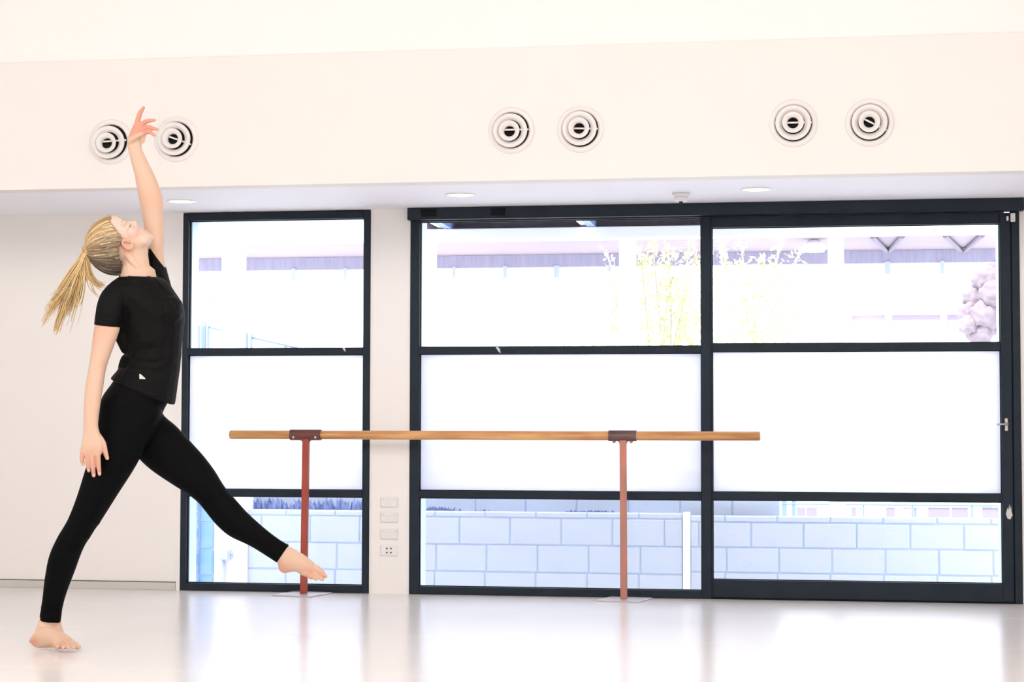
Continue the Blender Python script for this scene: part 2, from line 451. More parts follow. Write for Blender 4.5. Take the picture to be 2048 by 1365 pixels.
# ------------------------------------------------------------------ wall sockets on the pillar
sock = [(1005, 'topmost white double socket on the cream pillar', 0), (1035, 'second white double socket from the top on the pillar', 0), (1069, 'third white double socket from the top on the pillar', 0), (1102, 'lowest outlet on the pillar, with four small holes', 1)]
for py, lab, holes in sock:
    p = at(778.5, py, WY)
    e = empty('wall_socket', (p.x, WY, p.z), lab, 'socket', 'outlets stacked on the pillar')
    obj('faceplate', bx(-0.050, 0.050, -0.008, 0, -0.029, 0.029, bev=0.003), m_white, e)
    if holes:
        for i, (dx, dz) in enumerate(((-0.012, 0.012), (0.011, 0.012), (-0.012, -0.011), (0.011, -0.011))):
            obj('jack', lathe(BM(), [(0.0048, 0.0078), (0.0048, 0.0095), (0.0030, 0.0095), (0.0030, 0.0082)], n=14), m_olive, e).location = (dx, 0, dz)
    else:
        for sx in (-1, 1):
            obj('outlet', bx(sx*0.026-0.018, sx*0.026+0.018, -0.0115, -0.008, -0.024, 0.010, bev=0.0015), m_white, e)
            obj('rocker', bx(sx*0.036-0.007, sx*0.036+0.007, -0.0125, -0.008, 0.014, 0.025, bev=0.001), m_white, e)

# ------------------------------------------------------------------ ballet barre
BAY = 9.835
bz = (at(1000, 871.5, BAY)).z
xa = at(460, 871, BAY).x; xb = at(1520.5, 872, BAY).x
barre = empty('ballet_barre', ((xa+xb)/2, BAY, 0), 'freestanding barre, worn timber pole on two red steel posts before the windows', 'barre')
ox, oy = -(xa+xb)/2, -BAY
bm = BM()
cyl(bm, (xa+ox, 0, bz), (xb+ox, 0, bz), 0.0245, n=28)
bmesh.ops.bevel(bm, geom=[e for e in bm.edges if len(e.link_faces) == 2 and any(len(f.verts) > 4 for f in e.link_faces)], offset=0.004, segments=2, affect='EDGES')
obj('pole', bm, m_wood, barre, smooth=False)
for q in barre.children: q.data.polygons.foreach_set('use_smooth', [len(p.vertices) == 4 for p in q.data.polygons])
def arc_band(bm, x0, x1, r0, r1, a0, a1, n=16):
    R = []
    for i in range(n+1):
        t = a0+(a1-a0)*i/n
        R.append([bm.verts.new((x, r*math.cos(t), bz+r*math.sin(t))) for x, r in ((x0, r0), (x1, r0), (x1, r1), (x0, r1))])
    for a, b in zip(R, R[1:]):
        for k in range(4): bm.faces.new((a[k], a[(k+1) % 4], b[(k+1) % 4], b[k]))
    bm.faces.new(R[0]); bm.faces.new(list(reversed(R[-1])))
    bmesh.ops.recalc_face_normals(bm, faces=bm.faces[:])
for k, (s0, s1, pt, pb, mp, ms, plc) in enumerate(((581, 642, 612.2, 607.4, m_red, m_saddle, 605), (1217.5, 1273, 1246.2, 1247.8, m_redb, m_saddleg, 1249))):
    xs0 = at(s0, 870, BAY).x+ox; xs1 = at(s1, 870, BAY).x+ox
    xt = at(pt, 884, BAY).x+ox; xbm = at(pb, 1188, BAY).x+ox
    post = BM()
    w = 0.0175
    T = [post.verts.new((xt+dx, dy, bz-0.02)) for dx, dy in ((-w, -w), (w, -w), (w, w), (-w, w))]
    B = [post.verts.new((xbm+dx, dy, 0.007)) for dx, dy in ((-w, -w), (w, -w), (w, w), (-w, w))]
    for i in range(4): post.faces.new((B[i], B[(i+1) % 4], T[(i+1) % 4], T[i]))
    post.faces.new(T); post.faces.new(list(reversed(B)))
    bmesh.ops.bevel(post, geom=post.edges[:], offset=0.003, segments=1, affect='EDGES')
    # gusset under the saddle
    for sx in (-1, 1):
        g = [post.verts.new((xt+sx*dx, dy, bz+dz)) for dy in (-0.008, 0.008) for dx, dz in ((w-0.002, -0.024), (w+0.016, -0.024), (w+0.006, -0.034), (w-0.002, -0.046))]
        post.faces.new(g[:4]); post.faces.new(list(reversed(g[4:])))
        for i in range(4): post.faces.new((g[i], g[4+i], g[4+(i+1) % 4], g[(i+1) % 4]))
    bmesh.ops.recalc_face_normals(post, faces=post.faces[:])
    po = obj('post', post, mp, barre)
    if k: po['label'] = 'faded patchy red steel post'
    sd = BM(); arc_band(sd, xs0, xs1, 0.0245, 0.0298, math.radians(-150), math.radians(205-35+40))
    so = obj('saddle', sd, ms, barre)
    if k:
        so['label'] = 'grey steel saddle with two bolts'
        for dx in (-1, 1):
            xx = (xs0+xs1)/2+dx*0.046
            q = BM()
            lathe(q, [(0.010, -0.034), (0.010, -0.026)], 'z', 6)
            lathe(q, [(0.0055, -0.040), (0.0055, -0.034)], 'z', 10)
            obj('bolt', q, mp, so, loc=(xx, 0, bz))
    else:
        for dx in (-1, 1):
            q = BM(); lathe(q, [(0.006, -0.001), (0.006, 0.002), (0.004, 0.004)], 'y', 12)
            obj('rivet', q, m_tape, so, loc=((xs0+xs1)/2+dx*0.062, -0.0285, bz-0.013))
    plc_x = at(plc, 1190, BAY).x+ox
    pl = BM(); box(pl, -0.116, 0.116, -0.128, 0.128, 0.0, 0.008, bev=0.0015)
    o = obj('base_plate', pl, m_plate, barre, loc=(plc_x, -0.005, 0.0))
    o.rotation_euler = (0, 0, math.radians(-13.5))

# ------------------------------------------------------------------ courtyard outside
struct(obj('ground', bx(-40, 40, WY+WT, 90, -0.30, -0.16), m_ground), 'concrete ground of the courtyard outside', 'ground')
def block_mesh(w, h, d, seed):
    rnd = random.Random(seed)
    bm = BM(); box(bm, -w/2, w/2, 0, d, -h/2, h/2, bev=0.006)
    for v in bm.verts:
        v.co.x += rnd.uniform(-0.0012, 0.0012); v.co.z += rnd.uniform(-0.0012, 0.0012)
    me = bpy.data.meshes.new('block'); bm.to_mesh(me); bm.free()
    return me
_bc = {}
def block_wall(name, label, x0, x1, ztop, zbot, Y, bw, bh, m, offx, th=0.14, top_h=None, coping=True, cap_m=None):
    root = struct(obj(name, bx(x0+0.004, x1-0.004, Y+0.007, Y+th, zbot, ztop-0.004), m_mortar), label, 'wall')
    rnd = random.Random(len(name))
    z = ztop
    row = 0
    while z > zbot:
        hh = top_h if (row == 0 and top_h) else bh
        off = offx[row % len(offx)]
        x = x0 - ((x0-off) % bw)
        while x < x1:
            a = max(x, x0); b = min(x+bw, x1)
            w = b-a-0.007
            if w > 0.02:
                key = (round(w, 3), round(hh, 3), rnd.randint(0, 2), m.name)
                if key not in _bc:
                    _bc[key] = block_mesh(w, hh-0.006, 0.05, len(_bc)); _bc[key].materials.append(m)
                o = obj('block', _bc[key], None, root)
                o.location = ((a+b)/2, Y+rnd.uniform(-0.0015, 0.0015), z-hh/2)
            x += bw
        z -= hh
        row += 1
    return root
YG = 11.40
gx = lambda p, Y=YG: at(p, 1090, Y).x
bw = gx(1122)-gx(1020)
zt = at(1100, 1024.5, YG).z; z1 = at(1100, 1036.8, YG).z; z2 = at(1100, 1091.5, YG).z
bh = z1-z2
block_wall('wall_garden', 'low painted block wall of a raised bed behind the wide window', gx(494), gx(1366), zt, -0.16, YG, bw, bh, m_block, [gx(970), gx(1020), gx(973.4)], 0.10, zt-z1)
struct(obj('trim_3', bx(gx(1366), gx(1379), YG-0.012, YG+0.10, -0.16, zt+0.004, bev=0.003), m_steelw), 'bright white end post of the low block wall', 'trim')
YW = 11.49
zr0 = at(1750, 1034.5, YW).z; zr1 = at(1750, 1048, YW).z; zr2 = at(1750, 1099, YW).z
bw2 = at(1713, 1090, YW).x-at(1607, 1090, YW).x
block_wall('wall_yard', 'painted block wall behind the sliding door', gx(1380, YW), 1.9, zr0, -0.16, YW, bw2, zr1-zr2, m_block, [gx(1660, YW), gx(1607, YW), gx(1558, YW)], 0.10, zr0-zr1)
YT = 11.66
zq = at(1000, 940, YT).z
block_wall('wall_terrace', 'taller painted block wall behind the raised bed', gx(424, YT), gx(1562, YT), zq, -0.16, YT, bw*1.02, bh*1.02, m_block, [gx(800, YT), gx(850, YT)], 0.14)
YQ = 11.30
block_wall('wall_return', 'block pier coloured as if in blue shade at the left edge of the narrow window', gx(330, YQ), gx(393, YQ), at(380, 940, YQ).z, -0.16, YQ, bw*1.3, bh*0.52, m_shadeblk, [gx(330, YQ), gx(350, YQ)], 0.2)
block_wall('wall_buttress', 'block buttress in the same shade colour beside the pier', gx(393, YQ+0.05), gx(427, YQ+0.05), at(380, 940, YQ).z, -0.16, YQ+0.05, bw*0.9, bh, m_shadeblk, [gx(393, YQ)], 0.15)
pier = struct(obj('wall_pier', bx(gx(427, YG-0.03), gx(493, YG-0.03), YG-0.03, YG+0.12, -0.16, zq, bev=0.004), m_render), 'white rendered pier behind the narrow window', 'wall')
c = at(455, 1109, YG-0.03)
mb = empty('meter_box', (c.x, YG-0.03, c.z), 'small grey power box on the white pier outside the narrow window', 'box')
m_boxg = mat('grey_box', (0.52, 0.58, 0.70), 0.5)
obj('housing', bx(-0.045, 0.030, -0.055, 0, -0.036, 0.036, bev=0.005), m_boxg, mb)
obj('cover', bx(-0.036, 0.022, -0.064, -0.055, -0.028, 0.028, bev=0.004), m_boxg, mb)
bm = BM(); cyl(bm, (0.030, -0.03, 0.010), (0.048, -0.03, 0.010), 0.016, 0.012); cyl(bm, (0.030, -0.03, -0.014), (0.042, -0.03, -0.014), 0.010)
obj('connector', bm, m_boxg, mb, True)
bm = BM(); cyl(bm, (-0.020, -0.018, -0.036), (-0.020, -0.018, -c.z-0.155), 0.011)
obj('conduit', bm, m_boxg, mb, True)

# dark ground cover growing along the bed behind the low wall
def tuft_strip(name, spans, Y, zb, m, label, cat):
    rnd = random.Random(3)
    bm = BM()
    for pa, pb, hgt, dens in spans:
        xa_, xb_ = gx(pa, Y), gx(pb, Y)
        for i in range(int(dens*(xb_-xa_))):
            x = rnd.uniform(xa_, xb_); y = Y+rnd.uniform(-0.03, 0.05)
            h_ = hgt*rnd.uniform(0.35, 1.0); w = rnd.uniform(0.006, 0.014); l = rnd.uniform(-0.025, 0.025)
            a = bm.verts.new((x-w, y, zb)); b = bm.verts.new((x+w, y+0.004, zb))
            c_ = bm.verts.new((x+w*1.2+l*0.5, y-0.006, zb+h_*0.6)); d = bm.verts.new((x-w*0.8+l*0.5, y-0.004, zb+h_*0.6))
            t = bm.verts.new((x+l, y-0.01, zb+h_))
            bm.faces.new((a, b, c_, d)); bm.faces.new((d, c_, t))
    return tag(obj(name, bm, m), label, cat, kind='stuff')
tuft_strip('ground_cover', [(497, 730, 0.105, 260), (846, 905, 0.055, 330), (905, 985, 0.04, 170), (985, 1130, 0.025, 60), (1130, 1225, 0.04, 260)], YG+0.15, zt-0.03, m_mulch, 'dark blue low ground cover along the top of the low block wall', 'plants')
struct(obj('soil_bed', bx(gx(494), gx(1366), YG+0.10, YT+0.006, -0.16, zt-0.03), m_mortar), 'planting bed between the two block walls', 'ground')

# covered walkway: four white columns, white beam, dark roof with blue rafters
YC = 12.6
wk = empty('covered_walkway', (at(1050, 850, YC).x, YC, -0.16), 'covered walkway outside, white columns and beam under a dark roof', 'walkway')
wox, woy, woz = -wk.location.x, -YC, 0.16
zb0 = at(1100, 479, YC).z; zb1 = at(1100, 457, YC).z
for pa, pb in ((443, 484), (842, 868), (1238, 1270), (1656, 1688)):
    a = at(pa, 520, YC).x; b = at(pb, 520, YC).x
    obj('column', bx(a+wox, b+wox, 0, 0.11, 0.0, zb0+woz+0.01, bev=0.006), m_steelw, wk)
obj('beam', bx(at(150, 450, YC).x+wox, 3.2+wox, -0.01, 0.12, zb0+woz, zb1+woz+0.006, bev=0.004), m_steelw, wk)
rx0, rx1 = at(880, 440, YC).x, at(1560, 440, YC).x
obj('roof_sheet', bx(rx0+wox-0.12, rx1+wox+0.4, -1.0, 0.20, zb1+woz+0.060, zb1+woz+0.075), m_roofd, wk)
obj('fascia', bx(rx0+wox-0.12, rx1+wox+0.4, 0.125, 0.15, zb1+woz-0.01, zb1+woz+0.058), m_roofd, wk)
for pc in (893, 1181):
    xx = at(pc, 462, YC-0.05).x+wox
    obj('rafter', bx(xx-0.028, xx+0.028, -0.97, 0.09, zb1+woz+0.008, zb1+woz+0.059), m_rafter, wk)
    obj('rafter_flange', bx(xx-0.075, xx-0.029, -0.97, 0.05, zb1+woz+0.020, zb1+woz+0.028), m_steelw, wk)

# pavilion across the yard: soffit, dark slate band, slim blue posts
YP = 24.0
pv = empty('pavilion', (at(1100, 850, YP).x, YP, -0.16), 'long open pavilion across the yard with mauve soffit and slate band', 'building')
pox, poy, poz = -pv.location.x, -YP, 0.16
zs0 = at(1100, 509, YP).z; zs1 = at(1100, 534, YP).z
pxl, pxr = at(330, 500, YP).x, at(2150, 500, YP).x
obj('roof', bx(pxl+pox, pxr+pox, -2.2, 0.3, zs0+poz, zs0+poz+0.12), m_soff2, pv)
obj('slate_band', bx(pxl+pox, pxr+pox, 0.02, 0.16, zs1+poz, zs0+poz-0.002), m_band, pv)
m_pbl = mat('pale_blue_post', (0.40, 0.46, 0.60), 0.6)
for pc, w in ((487, .05), (587, .05), (690, .04), (908, .035), (1010, .05), (1113, .07), (1218, .045), (1775, .07), (1885, .05), (1997, .07)):
    a = at(pc, 545, YP).x+pox
    obj('post', bx(a-w/2, a+w/2, 0.0, 0.06, 0.0, zs1+poz+0.02), m_pbl, pv)
m_brace = mat('grey_brace', (0.20, 0.17, 0.22), 0.7)
for (pa, qa, pb, qb) in ((1745, 470, 1775, 505), (1805, 472, 1778, 505), (1890, 478, 1922, 505), (1965, 475, 1930, 505)):
    A = at(pa, qa, YP-2.0); A.z = zs0-0.03; B = at(pb, qb, YP-0.1); B.z = zs0-0.03
    obj('brace', cyl(BM(), (A.x+pox, -2.0, A.z+poz), (B.x+pox, -0.1, B.z+poz), 0.03, n=6), m_brace, pv)
pl_ = at(1628, 496, YP-1.5)
obj('lamp_reflection', lathe(BM(), [(0.05, 0.10), (0.12, 0.05), (0.16, 0.0), (0.12, -0.05)], 'z', 24), m_steelw, pv, True, (pl_.x+pox, -1.5, pl_.z+poz))  # solid shape standing in for a lamp's reflection in the glass
obj('reflection_rod', cyl(BM(), (0, 0, 0.08), (0, 0, zs0-pl_.z+0.005), 0.02, n=8), m_band, pv, False, (pl_.x+pox, -1.5, pl_.z+poz))  # added to carry the reflection shape
# added white wall standing in for the glare below the pavilion, with coloured panels
YGW = 20.0
gw = struct(obj('wall_glare', bx(at(300, 560, YGW).x, at(2200, 560, YGW).x, YGW, YGW+0.2, -0.16, at(1100, 556, YGW).z), m_render), 'added white wall standing in for glare across the yard', 'wall')
def far_panel(pa, qa, pb, qb, m, nm='wall_panel', Y=YGW-0.06):
    A = at(pa, qa, Y); B = at(pb, qb, Y)
    return obj(nm, bx(A.x, B.x, Y, Y+0.055, B.z, A.z), m, gw)
far_panel(404, 545, 441, 600, m_pinkp); far_panel(404, 606, 441, 634, m_lilac)
far_panel(948, 560, 963, 625, m_pinkp); far_panel(508, 600, 530, 650, m_pinkp)
# balustrade panels low at the right
bal = empty('balustrade', (at(1860, 700, 19.0).x, 19.0, -0.16), 'white balustrade with lilac infill panels across the yard at right', 'railing')
lx = -bal.location.x
def bal_box(nm, pa, qa, pb, qb, m, y0, y1):
    A = at(pa, qa, 19.0); B = at(pb, qb, 19.0)
    obj(nm, bx(A.x+lx, B.x+lx, y0, y1, 0.0 if nm == 'baluster' else B.z+0.16, A.z+0.16, bev=0.004), m, bal)
bal_box('top_rail', 1690, 617, 2040, 629, m_steelw, -0.05, 0.05)
bal_box('bottom_rail', 1690, 656, 2040, 672, m_steelw, -0.05, 0.05)
for pa, pb in ((1690, 1704), (1769, 1784), (1880, 1894), (1991, 2005)):
    bal_box('baluster', pa, 604 if pa > 1800 else 629, pb, 850, m_steelw, -0.045, 0.045)
for pa, pb in ((1704, 1769), (1784, 1880), (1894, 1991)):
    bal_box('infill_panel', pa, 629, pb, 656, m_lilac, -0.01, 0.01)
# low garden rail beyond the yard wall
YR = 16.5
gr_ = empty('garden_rail', (at(1780, 1000, YR).x, YR, -0.16), 'low blue rail with mauve infill seen over the yard wall behind the door', 'railing')
grx = -gr_.location.x
def gr_box(nm, pa, qa, pb, qb, m, y0, y1):
    A = at(pa, qa, YR); B = at(pb, qb, YR)
    obj(nm, bx(A.x+grx, B.x+grx, y0, y1, B.z+0.16 if qb < 1039 else 0.0, A.z+0.16, bev=0.003), m, gr_)
m_rail2 = mat('deep_blue_rail', (0.12, 0.19, 0.31), 0.5); m_mauve2 = mat('mauve_infill', (0.20, 0.175, 0.235), 0.7); m_pink2 = mat('rose_infill', (0.30, 0.235, 0.25), 0.7)
gr_box('rail', 1562, 1007, 2060, 1014.5, m_rail2, -0.03, 0.03)
for pa, pb in ((1563, 1574), (1583, 1592), (1725, 1729), (1823, 1827), (1942, 1946)):
    gr_box('post', pa, 990 if pa < 1600 else 1008, pb, 1040, m_rail2, -0.025, 0.025)
for pa, pb, mm in ((1594, 1611, m_mauve2), (1613, 1634, m_mauve2), (1640, 1657, m_pink2), (1703, 1712, m_mauve2), (1718, 1724, m_pink2), (1772, 1790, m_mauve2), (1806, 1822, m_pink2), (1828, 1834, m_mauve2), (1856, 1900, m_mauve2), (1903, 1936, m_mauve2), (1965, 2004, m_mauve2)):
    gr_box('infill_panel', pa, 1016, pb, 1040, mm, -0.008, 0.008)
# blue stair handrail outside the narrow window
YS = 13.2
hr = empty('stair_rail', (at(450, 690, YS).x, YS, -0.16), 'blue steel stair handrail outside the narrow window', 'railing')
hx = -hr.location.x
def hr_post(pa, pb, q):
    A = at(pa, q, YS); B = at(pb, q, YS)
    obj('post', bx(A.x+hx, B.x+hx, -0.015, 0.015, 0.0, A.z+0.16, bev=0.002), m_blue, hr)
for pa, pb, q in ((393, 399, 651), (404, 412, 643), (416, 419, 648), (479, 483, 670), (489, 496, 666), (502, 505, 668), (570, 573, 689)):
    hr_post(pa, pb, q)
for (pa, qa, pb, qb) in ((419, 655, 484, 672), (505, 676, 600, 698), (600, 698, 780, 745)):
    A = at(pa, qa, YS); B = at(pb, qb, YS)
    obj('handrail', cyl(BM(), (A.x+hx, 0, A.z+0.16), (B.x+hx, 0, B.z+0.16), 0.007, n=10), m_blue, hr, True)

# shrubs in the sun
def shrub(name, label, stems, Y, leaf_m, leafn, lsize, seed, cat='shrub'):
    """stems: list of (base px, base py, tip px, tip py)"""
    rnd = random.Random(seed)
    b0 = at(stems[0][0], stems[0][1], Y)
    root = empty(name, (b0.x, Y, -0.16), label, cat)
    lb = BM(); tw = BM()
    for (pa, qa, pb, qb) in stems:
        A = at(pa, qa, Y)-Vector((b0.x, Y, -0.16)); B = at(pb, qb, Y)-Vector((b0.x, Y, -0.16))
        A.y += rnd.uniform(-0.2, 0.2); B.y += rnd.uniform(-0.3, 0.3)
        ctl = (A+B)/2+Vector((rnd.uniform(-0.05, 0.05), 0, 0.04))
        pts = [(A*(1-t)**2+ctl*2*t*(1-t)+B*t*t) for t in [i/7 for i in range(8)]]
        gnd = Vector((A.x*0.4, A.y*0.4, 0.0))
        cyl(tw, gnd, A, 0.012, 0.009, 6)
        for p, q in zip(pts, pts[1:]): cyl(tw, p, q, 0.007, 0.006, 5)
        for k in range(leafn):
            t = rnd.uniform(0.0, 1.0)
            c_ = A*(1-t)**2+ctl*2*t*(1-t)+B*t*t
            d = Vector((rnd.gauss(0, 1), rnd.gauss(0, 1), rnd.gauss(0.4, 1))).normalized()
            s = d.orthogonal().normalized()
            s.rotate(Matrix.Rotation(rnd.uniform(0, 6.28), 3, d))
            L = lsize*rnd.uniform(0.6, 1.3); w = L*0.22
            spread = 0.02+0.10*(1-t)
            o_ = c_+Vector((rnd.gauss(0, spread), rnd.gauss(0, spread), rnd.gauss(0, spread)))
            n_ = d.cross(s)*L*0.06
            v = [lb.verts.new(o_), lb.verts.new(o_+d*L*0.5+s*w+n_), lb.verts.new(o_+d*L), lb.verts.new(o_+d*L*0.5-s*w+n_)]
            lb.faces.new(v)
    obj('stems', tw, m_twig, root)
    f = obj('foliage', lb, leaf_m, root); f['kind'] = 'stuff'
    return root
shrub('flowering_shrub', 'tall sunlit pale shrub with upright shoots in the wide window at right', [(1330, 720, 1310, 478), (1340, 720, 1338, 492), (1350, 720, 1382, 470), (1300, 720, 1285, 505), (1290, 740, 1213, 500), (1340, 720, 1395, 500), (1320, 740, 1350, 560), (1270, 740, 1240, 600), (1370, 740, 1400, 600)], 13.2, m_leaf, 130, 0.055, 4)
shrub('leafy_bush', 'bright pale bush seen at the left of the sliding door', [(1480, 730, 1440, 480), (1500, 730, 1480, 470), (1520, 740, 1560, 480), (1540, 740, 1600, 505), (1470, 740, 1432, 540), (1550, 750, 1620, 560), (1510, 740, 1530, 520), (1490, 740, 1500, 560)], 14.6, m_leaf, 150, 0.06, 9)
shrub('low_bush', 'low pale green bush at bottom of upper wide window', [(1120, 760, 1130, 640), (1100, 760, 1060, 660), (1150, 760, 1190, 650), (1080, 760, 1020, 680), (1220, 760, 1240, 640)], 15.6, m_leaf, 110, 0.055, 12)
# rounded mauve tree: trunk, boughs and lumpy clumps of foliage
YM = 18.2
mt0 = at(1968, 700, YM)
mt = empty('mauve_tree', (mt0.x, YM, -0.16), 'mauve rounded tree at far right of the sliding door', 'tree')
from mathutils import noise as mnoise
bm = BM()
for (px, py, rr, dy) in ((1972, 560, 27, 0.0), (1955, 592, 26, 0.1), (1985, 590, 28, -0.1), (1942, 628, 24, 0.05), (1968, 632, 30, -0.05), (1990, 640, 26, 0.15), (1934, 652, 18, -0.1), (1960, 665, 26, 0.0), (1988, 545, 20, 0.1)):
    c_ = at(px, py, YM)-Vector((mt0.x, YM, -0.16)); c_.y += dy
    q = BM(); bmesh.ops.create_icosphere(q, subdivisions=4, radius=1.0)
    R_ = rr*YM/F_PX
    for v in q.verts:
        n_ = v.co.normalized()
        v.co = c_+n_*R_*(1+0.22*mnoise.noise(n_*2.4+c_*3)+0.10*mnoise.noise(n_*7+c_*5))
    me_ = bpy.data.meshes.new('t'); q.to_mesh(me_); q.free(); bm.from_mesh(me_); bpy.data.meshes.remove(me_)
f = obj('foliage', bm, m_leaf2, mt, True); f['kind'] = 'stuff'
tr_ = BM()
hz_ = at(1968, 650, YM).z+0.16
cyl(tr_, (0, 0, 0), (0.01, 0, hz_), 0.06, 0.035, 10)
for dx, dz in ((-0.12, 0.35), (0.08, 0.45), (0.0, 0.3)): cyl(tr_, (0.01, 0, hz_-0.1), (dx, 0.02, hz_+dz*0.6), 0.028, 0.012, 8)
obj('trunk', tr_, m_twig, mt, True)

# ------------------------------------------------------------------ the dancer
# The figure stands on the floor at DF metres in front of the camera; P() gives the 3-D point d metres nearer than
# the plane of the standing foot, so every section below has its own real depth and thickness.
foot0 = atz(112, 1299, 0.0)
DF = float(np.dot(np.array(foot0)-np.array([0, 0, CAM_H]), _fw))
TOW = Vector(-_fw)                    # towards the viewer's side
RGT = Vector(_rt); UPV = Vector(_up)
PX = DF/F_PX                          # metres per pixel at the figure
def P(px, py, d=0.0):
    t = DF-d
    return Vector(np.array([0, 0, CAM_H])+ray(px, py)*t)

def catmull(K, n):
    K = np.array(K, float)
    out = []
    for i in range(len(K)-1):
        p0 = K[i-1] if i > 0 else 2*K[i]-K[i+1]
        p1, p2 = K[i], K[i+1]
        p3 = K[i+2] if i+2 < len(K) else 2*K[i+1]-K[i]
        for j in range(n):
            t = j/n
            out.append(0.5*((2*p1)+(-p0+p2)*t+(2*p0-5*p1+4*p2-p3)*t*t+(-p0+3*p1-3*p2+p3)*t**3))
    out.append(K[-1])
    return np.array(out)
def rings_mesh(rings, c0, c1):
    bm = BM()
    R = [[bm.verts.new(v) for v in r] for r in rings]
    n = len(R[0])
    for a, b in zip(R, R[1:]):
        for i in range(n): bm.faces.new((a[i], a[(i+1) % n], b[(i+1) % n], b[i]))
    for r, c in ((R[0], c0), (R[-1], c1)):
        v = bm.verts.new(c)
        for i in range(n): bm.faces.new((r[i], r[(i+1) % n], v))
    bmesh.ops.recalc_face_normals(bm, faces=bm.faces[:])
    return bm
def ring(c, e1, e2, n=20, sq=1.0):
    out = []
    for i in range(n):
        t = 2*math.pi*i/n
        a, b = math.cos(t), math.sin(t)
        if sq != 1.0:
            a = math.copysign(abs(a)**sq, a); b = math.copysign(abs(b)**sq, b)
        out.append(c+e1*a+e2*b)
    return out
def add(master, bm):
    me = bpy.data.meshes.new('tmp'); bm.to_mesh(me); bm.free()
    master.from_mesh(me); bpy.data.meshes.remove(me)
def loft(master, st, e2=None, cap=('round', 'round'), shrink=1.0, grow=0.0, sq=1.0, n=5):
    """st: (xl, yl, xr, yr, d, hd): two edge points in the picture, depth, half thickness in depth"""
    S = catmull(st, n)
    C, A, H = [], [], []
    for s in S:
        a = P(s[0], s[1], s[4]); b = P(s[2], s[3], s[4])
        h = (b-a)/2
        L = h.length
        C.append((a+b)/2); A.append(h*((L*shrink+grow)/L)); H.append(s[5]*shrink+grow)
    E = e2 or TOW
    rings = [ring(c, a, E*h, sq=sq) for c, a, h in zip(C, A, H)]
    def capring(i, j, kind):
        c, d = C[i], (C[i]-C[j]).normalized()
        if kind == 'flat': return [], c
        r = min(A[i].length, H[i])*0.9
        out = [ring(c+d*r*math.sin(q), A[i]*math.cos(q), E*H[i]*math.cos(q), sq=sq) for q in (0.5, 1.0, 1.35)]
        return out, c+d*r
    r0, c0 = capring(0, 1, cap[0]); r1, c1 = capring(-1, -2, cap[1])
    add(master, rings_mesh(list(reversed(r0))+rings+r1, c0, c1))
def tube(master, pts, n=4, flat=1.0):
    """pts: (px, py, d, radius px)"""
    S = catmull(pts, n)
    C = [P(s[0], s[1], s[2]) for s in S]
    R = [s[3]*PX for s in S]
    rings = []
    for i, c in enumerate(C):
        d = (C[min(i+1, len(C)-1)]-C[max(i-1, 0)]).normalized()
        a = d.cross(TOW)
        a = a.normalized() if a.length > 0.2 else d.cross(UPV).normalized()
        b = d.cross(a)
        rings.append((c, a*R[i], b*R[i]*flat, d))
    rs = [ring(c, a, b, 12) for c, a, b, d in rings]
    def cp(i, s):
        c, a, b, d = rings[i]; r = a.length
        return [ring(c+d*s*r*math.sin(q), a*math.cos(q), b*math.cos(q), 12) for q in (0.5, 1.0, 1.35)], c+d*s*r
    r0, c0 = cp(0, -1); r1, c1 = cp(-1, 1)
    add(master, rings_mesh(list(reversed(r0))+rs+r1, c0, c1))
def blob(master, px, py, d, rx, ry, rd, ang=0.0):
    """ellipsoid: radii in px along picture axes turned by ang (degrees), rd in depth"""
    c = P(px, py, d); t = math.radians(ang)
    u = (RGT*math.cos(t)-UPV*math.sin(t))*rx*PX; v = (RGT*math.sin(t)+UPV*math.cos(t))*ry*PX; w = TOW*rd*PX
    bm = BM(); bmesh.ops.create_icosphere(bm, subdivisions=2, radius=1.0)
    for q in bm.verts: q.co = c+u*q.co.x+v*q.co.y+w*q.co.z
    bmesh.ops.recalc_face_normals(bm, faces=bm.faces[:])
    add(master, bm)
def remesh(bm, voxel, smooth_it, smooth_f=0.5, name='mesh'):
    me = bpy.data.meshes.new(name); bm.to_mesh(me); bm.free()
    o = bpy.data.objects.new(name, me); COL.objects.link(o)
    md = o.modifiers.new('r', 'REMESH'); md.mode = 'VOXEL'; md.voxel_size = voxel; md.use_smooth_shade = True
    if smooth_it:
        ms_ = o.modifiers.new('s', 'SMOOTH'); ms_.iterations = smooth_it; ms_.factor = smooth_f
    dg = bpy.context.evaluated_depsgraph_get()
    out = bpy.data.meshes.new_from_object(o.evaluated_get(dg))
    bpy.data.objects.remove(o); bpy.data.meshes.remove(me)
    out.name = name
    out.polygons.foreach_set('use_smooth', [True]*len(out.polygons))
    return out
def coords(me):
    a = np.empty(len(me.vertices)*3, np.float32); me.vertices.foreach_get('co', a); return a.reshape(-1, 3).astype(float)
def to_px(co):
    q = co-np.array([0, 0, CAM_H]); z = q@_fw
    return 1024+F_PX*(q@_rt)/z, 682.5-F_PX*(q@_up)/z, DF-z

HX, HY = 255.0, 490.0                 # head origin (ear), f forwards out of the face, u towards the crown, in px
HF = (0.48, -0.87); HU = (-0.87, -0.48)
HD = -0.01                            # depth of the head's middle plane
def hpx(f, u): return (HX+f*HF[0]+u*HU[0], HY+f*HF[1]+u*HU[1])
def H(f, u, s=0.0):
    x, y = hpx(f, u); return P(x, y, HD+s*PX)

body = BM()
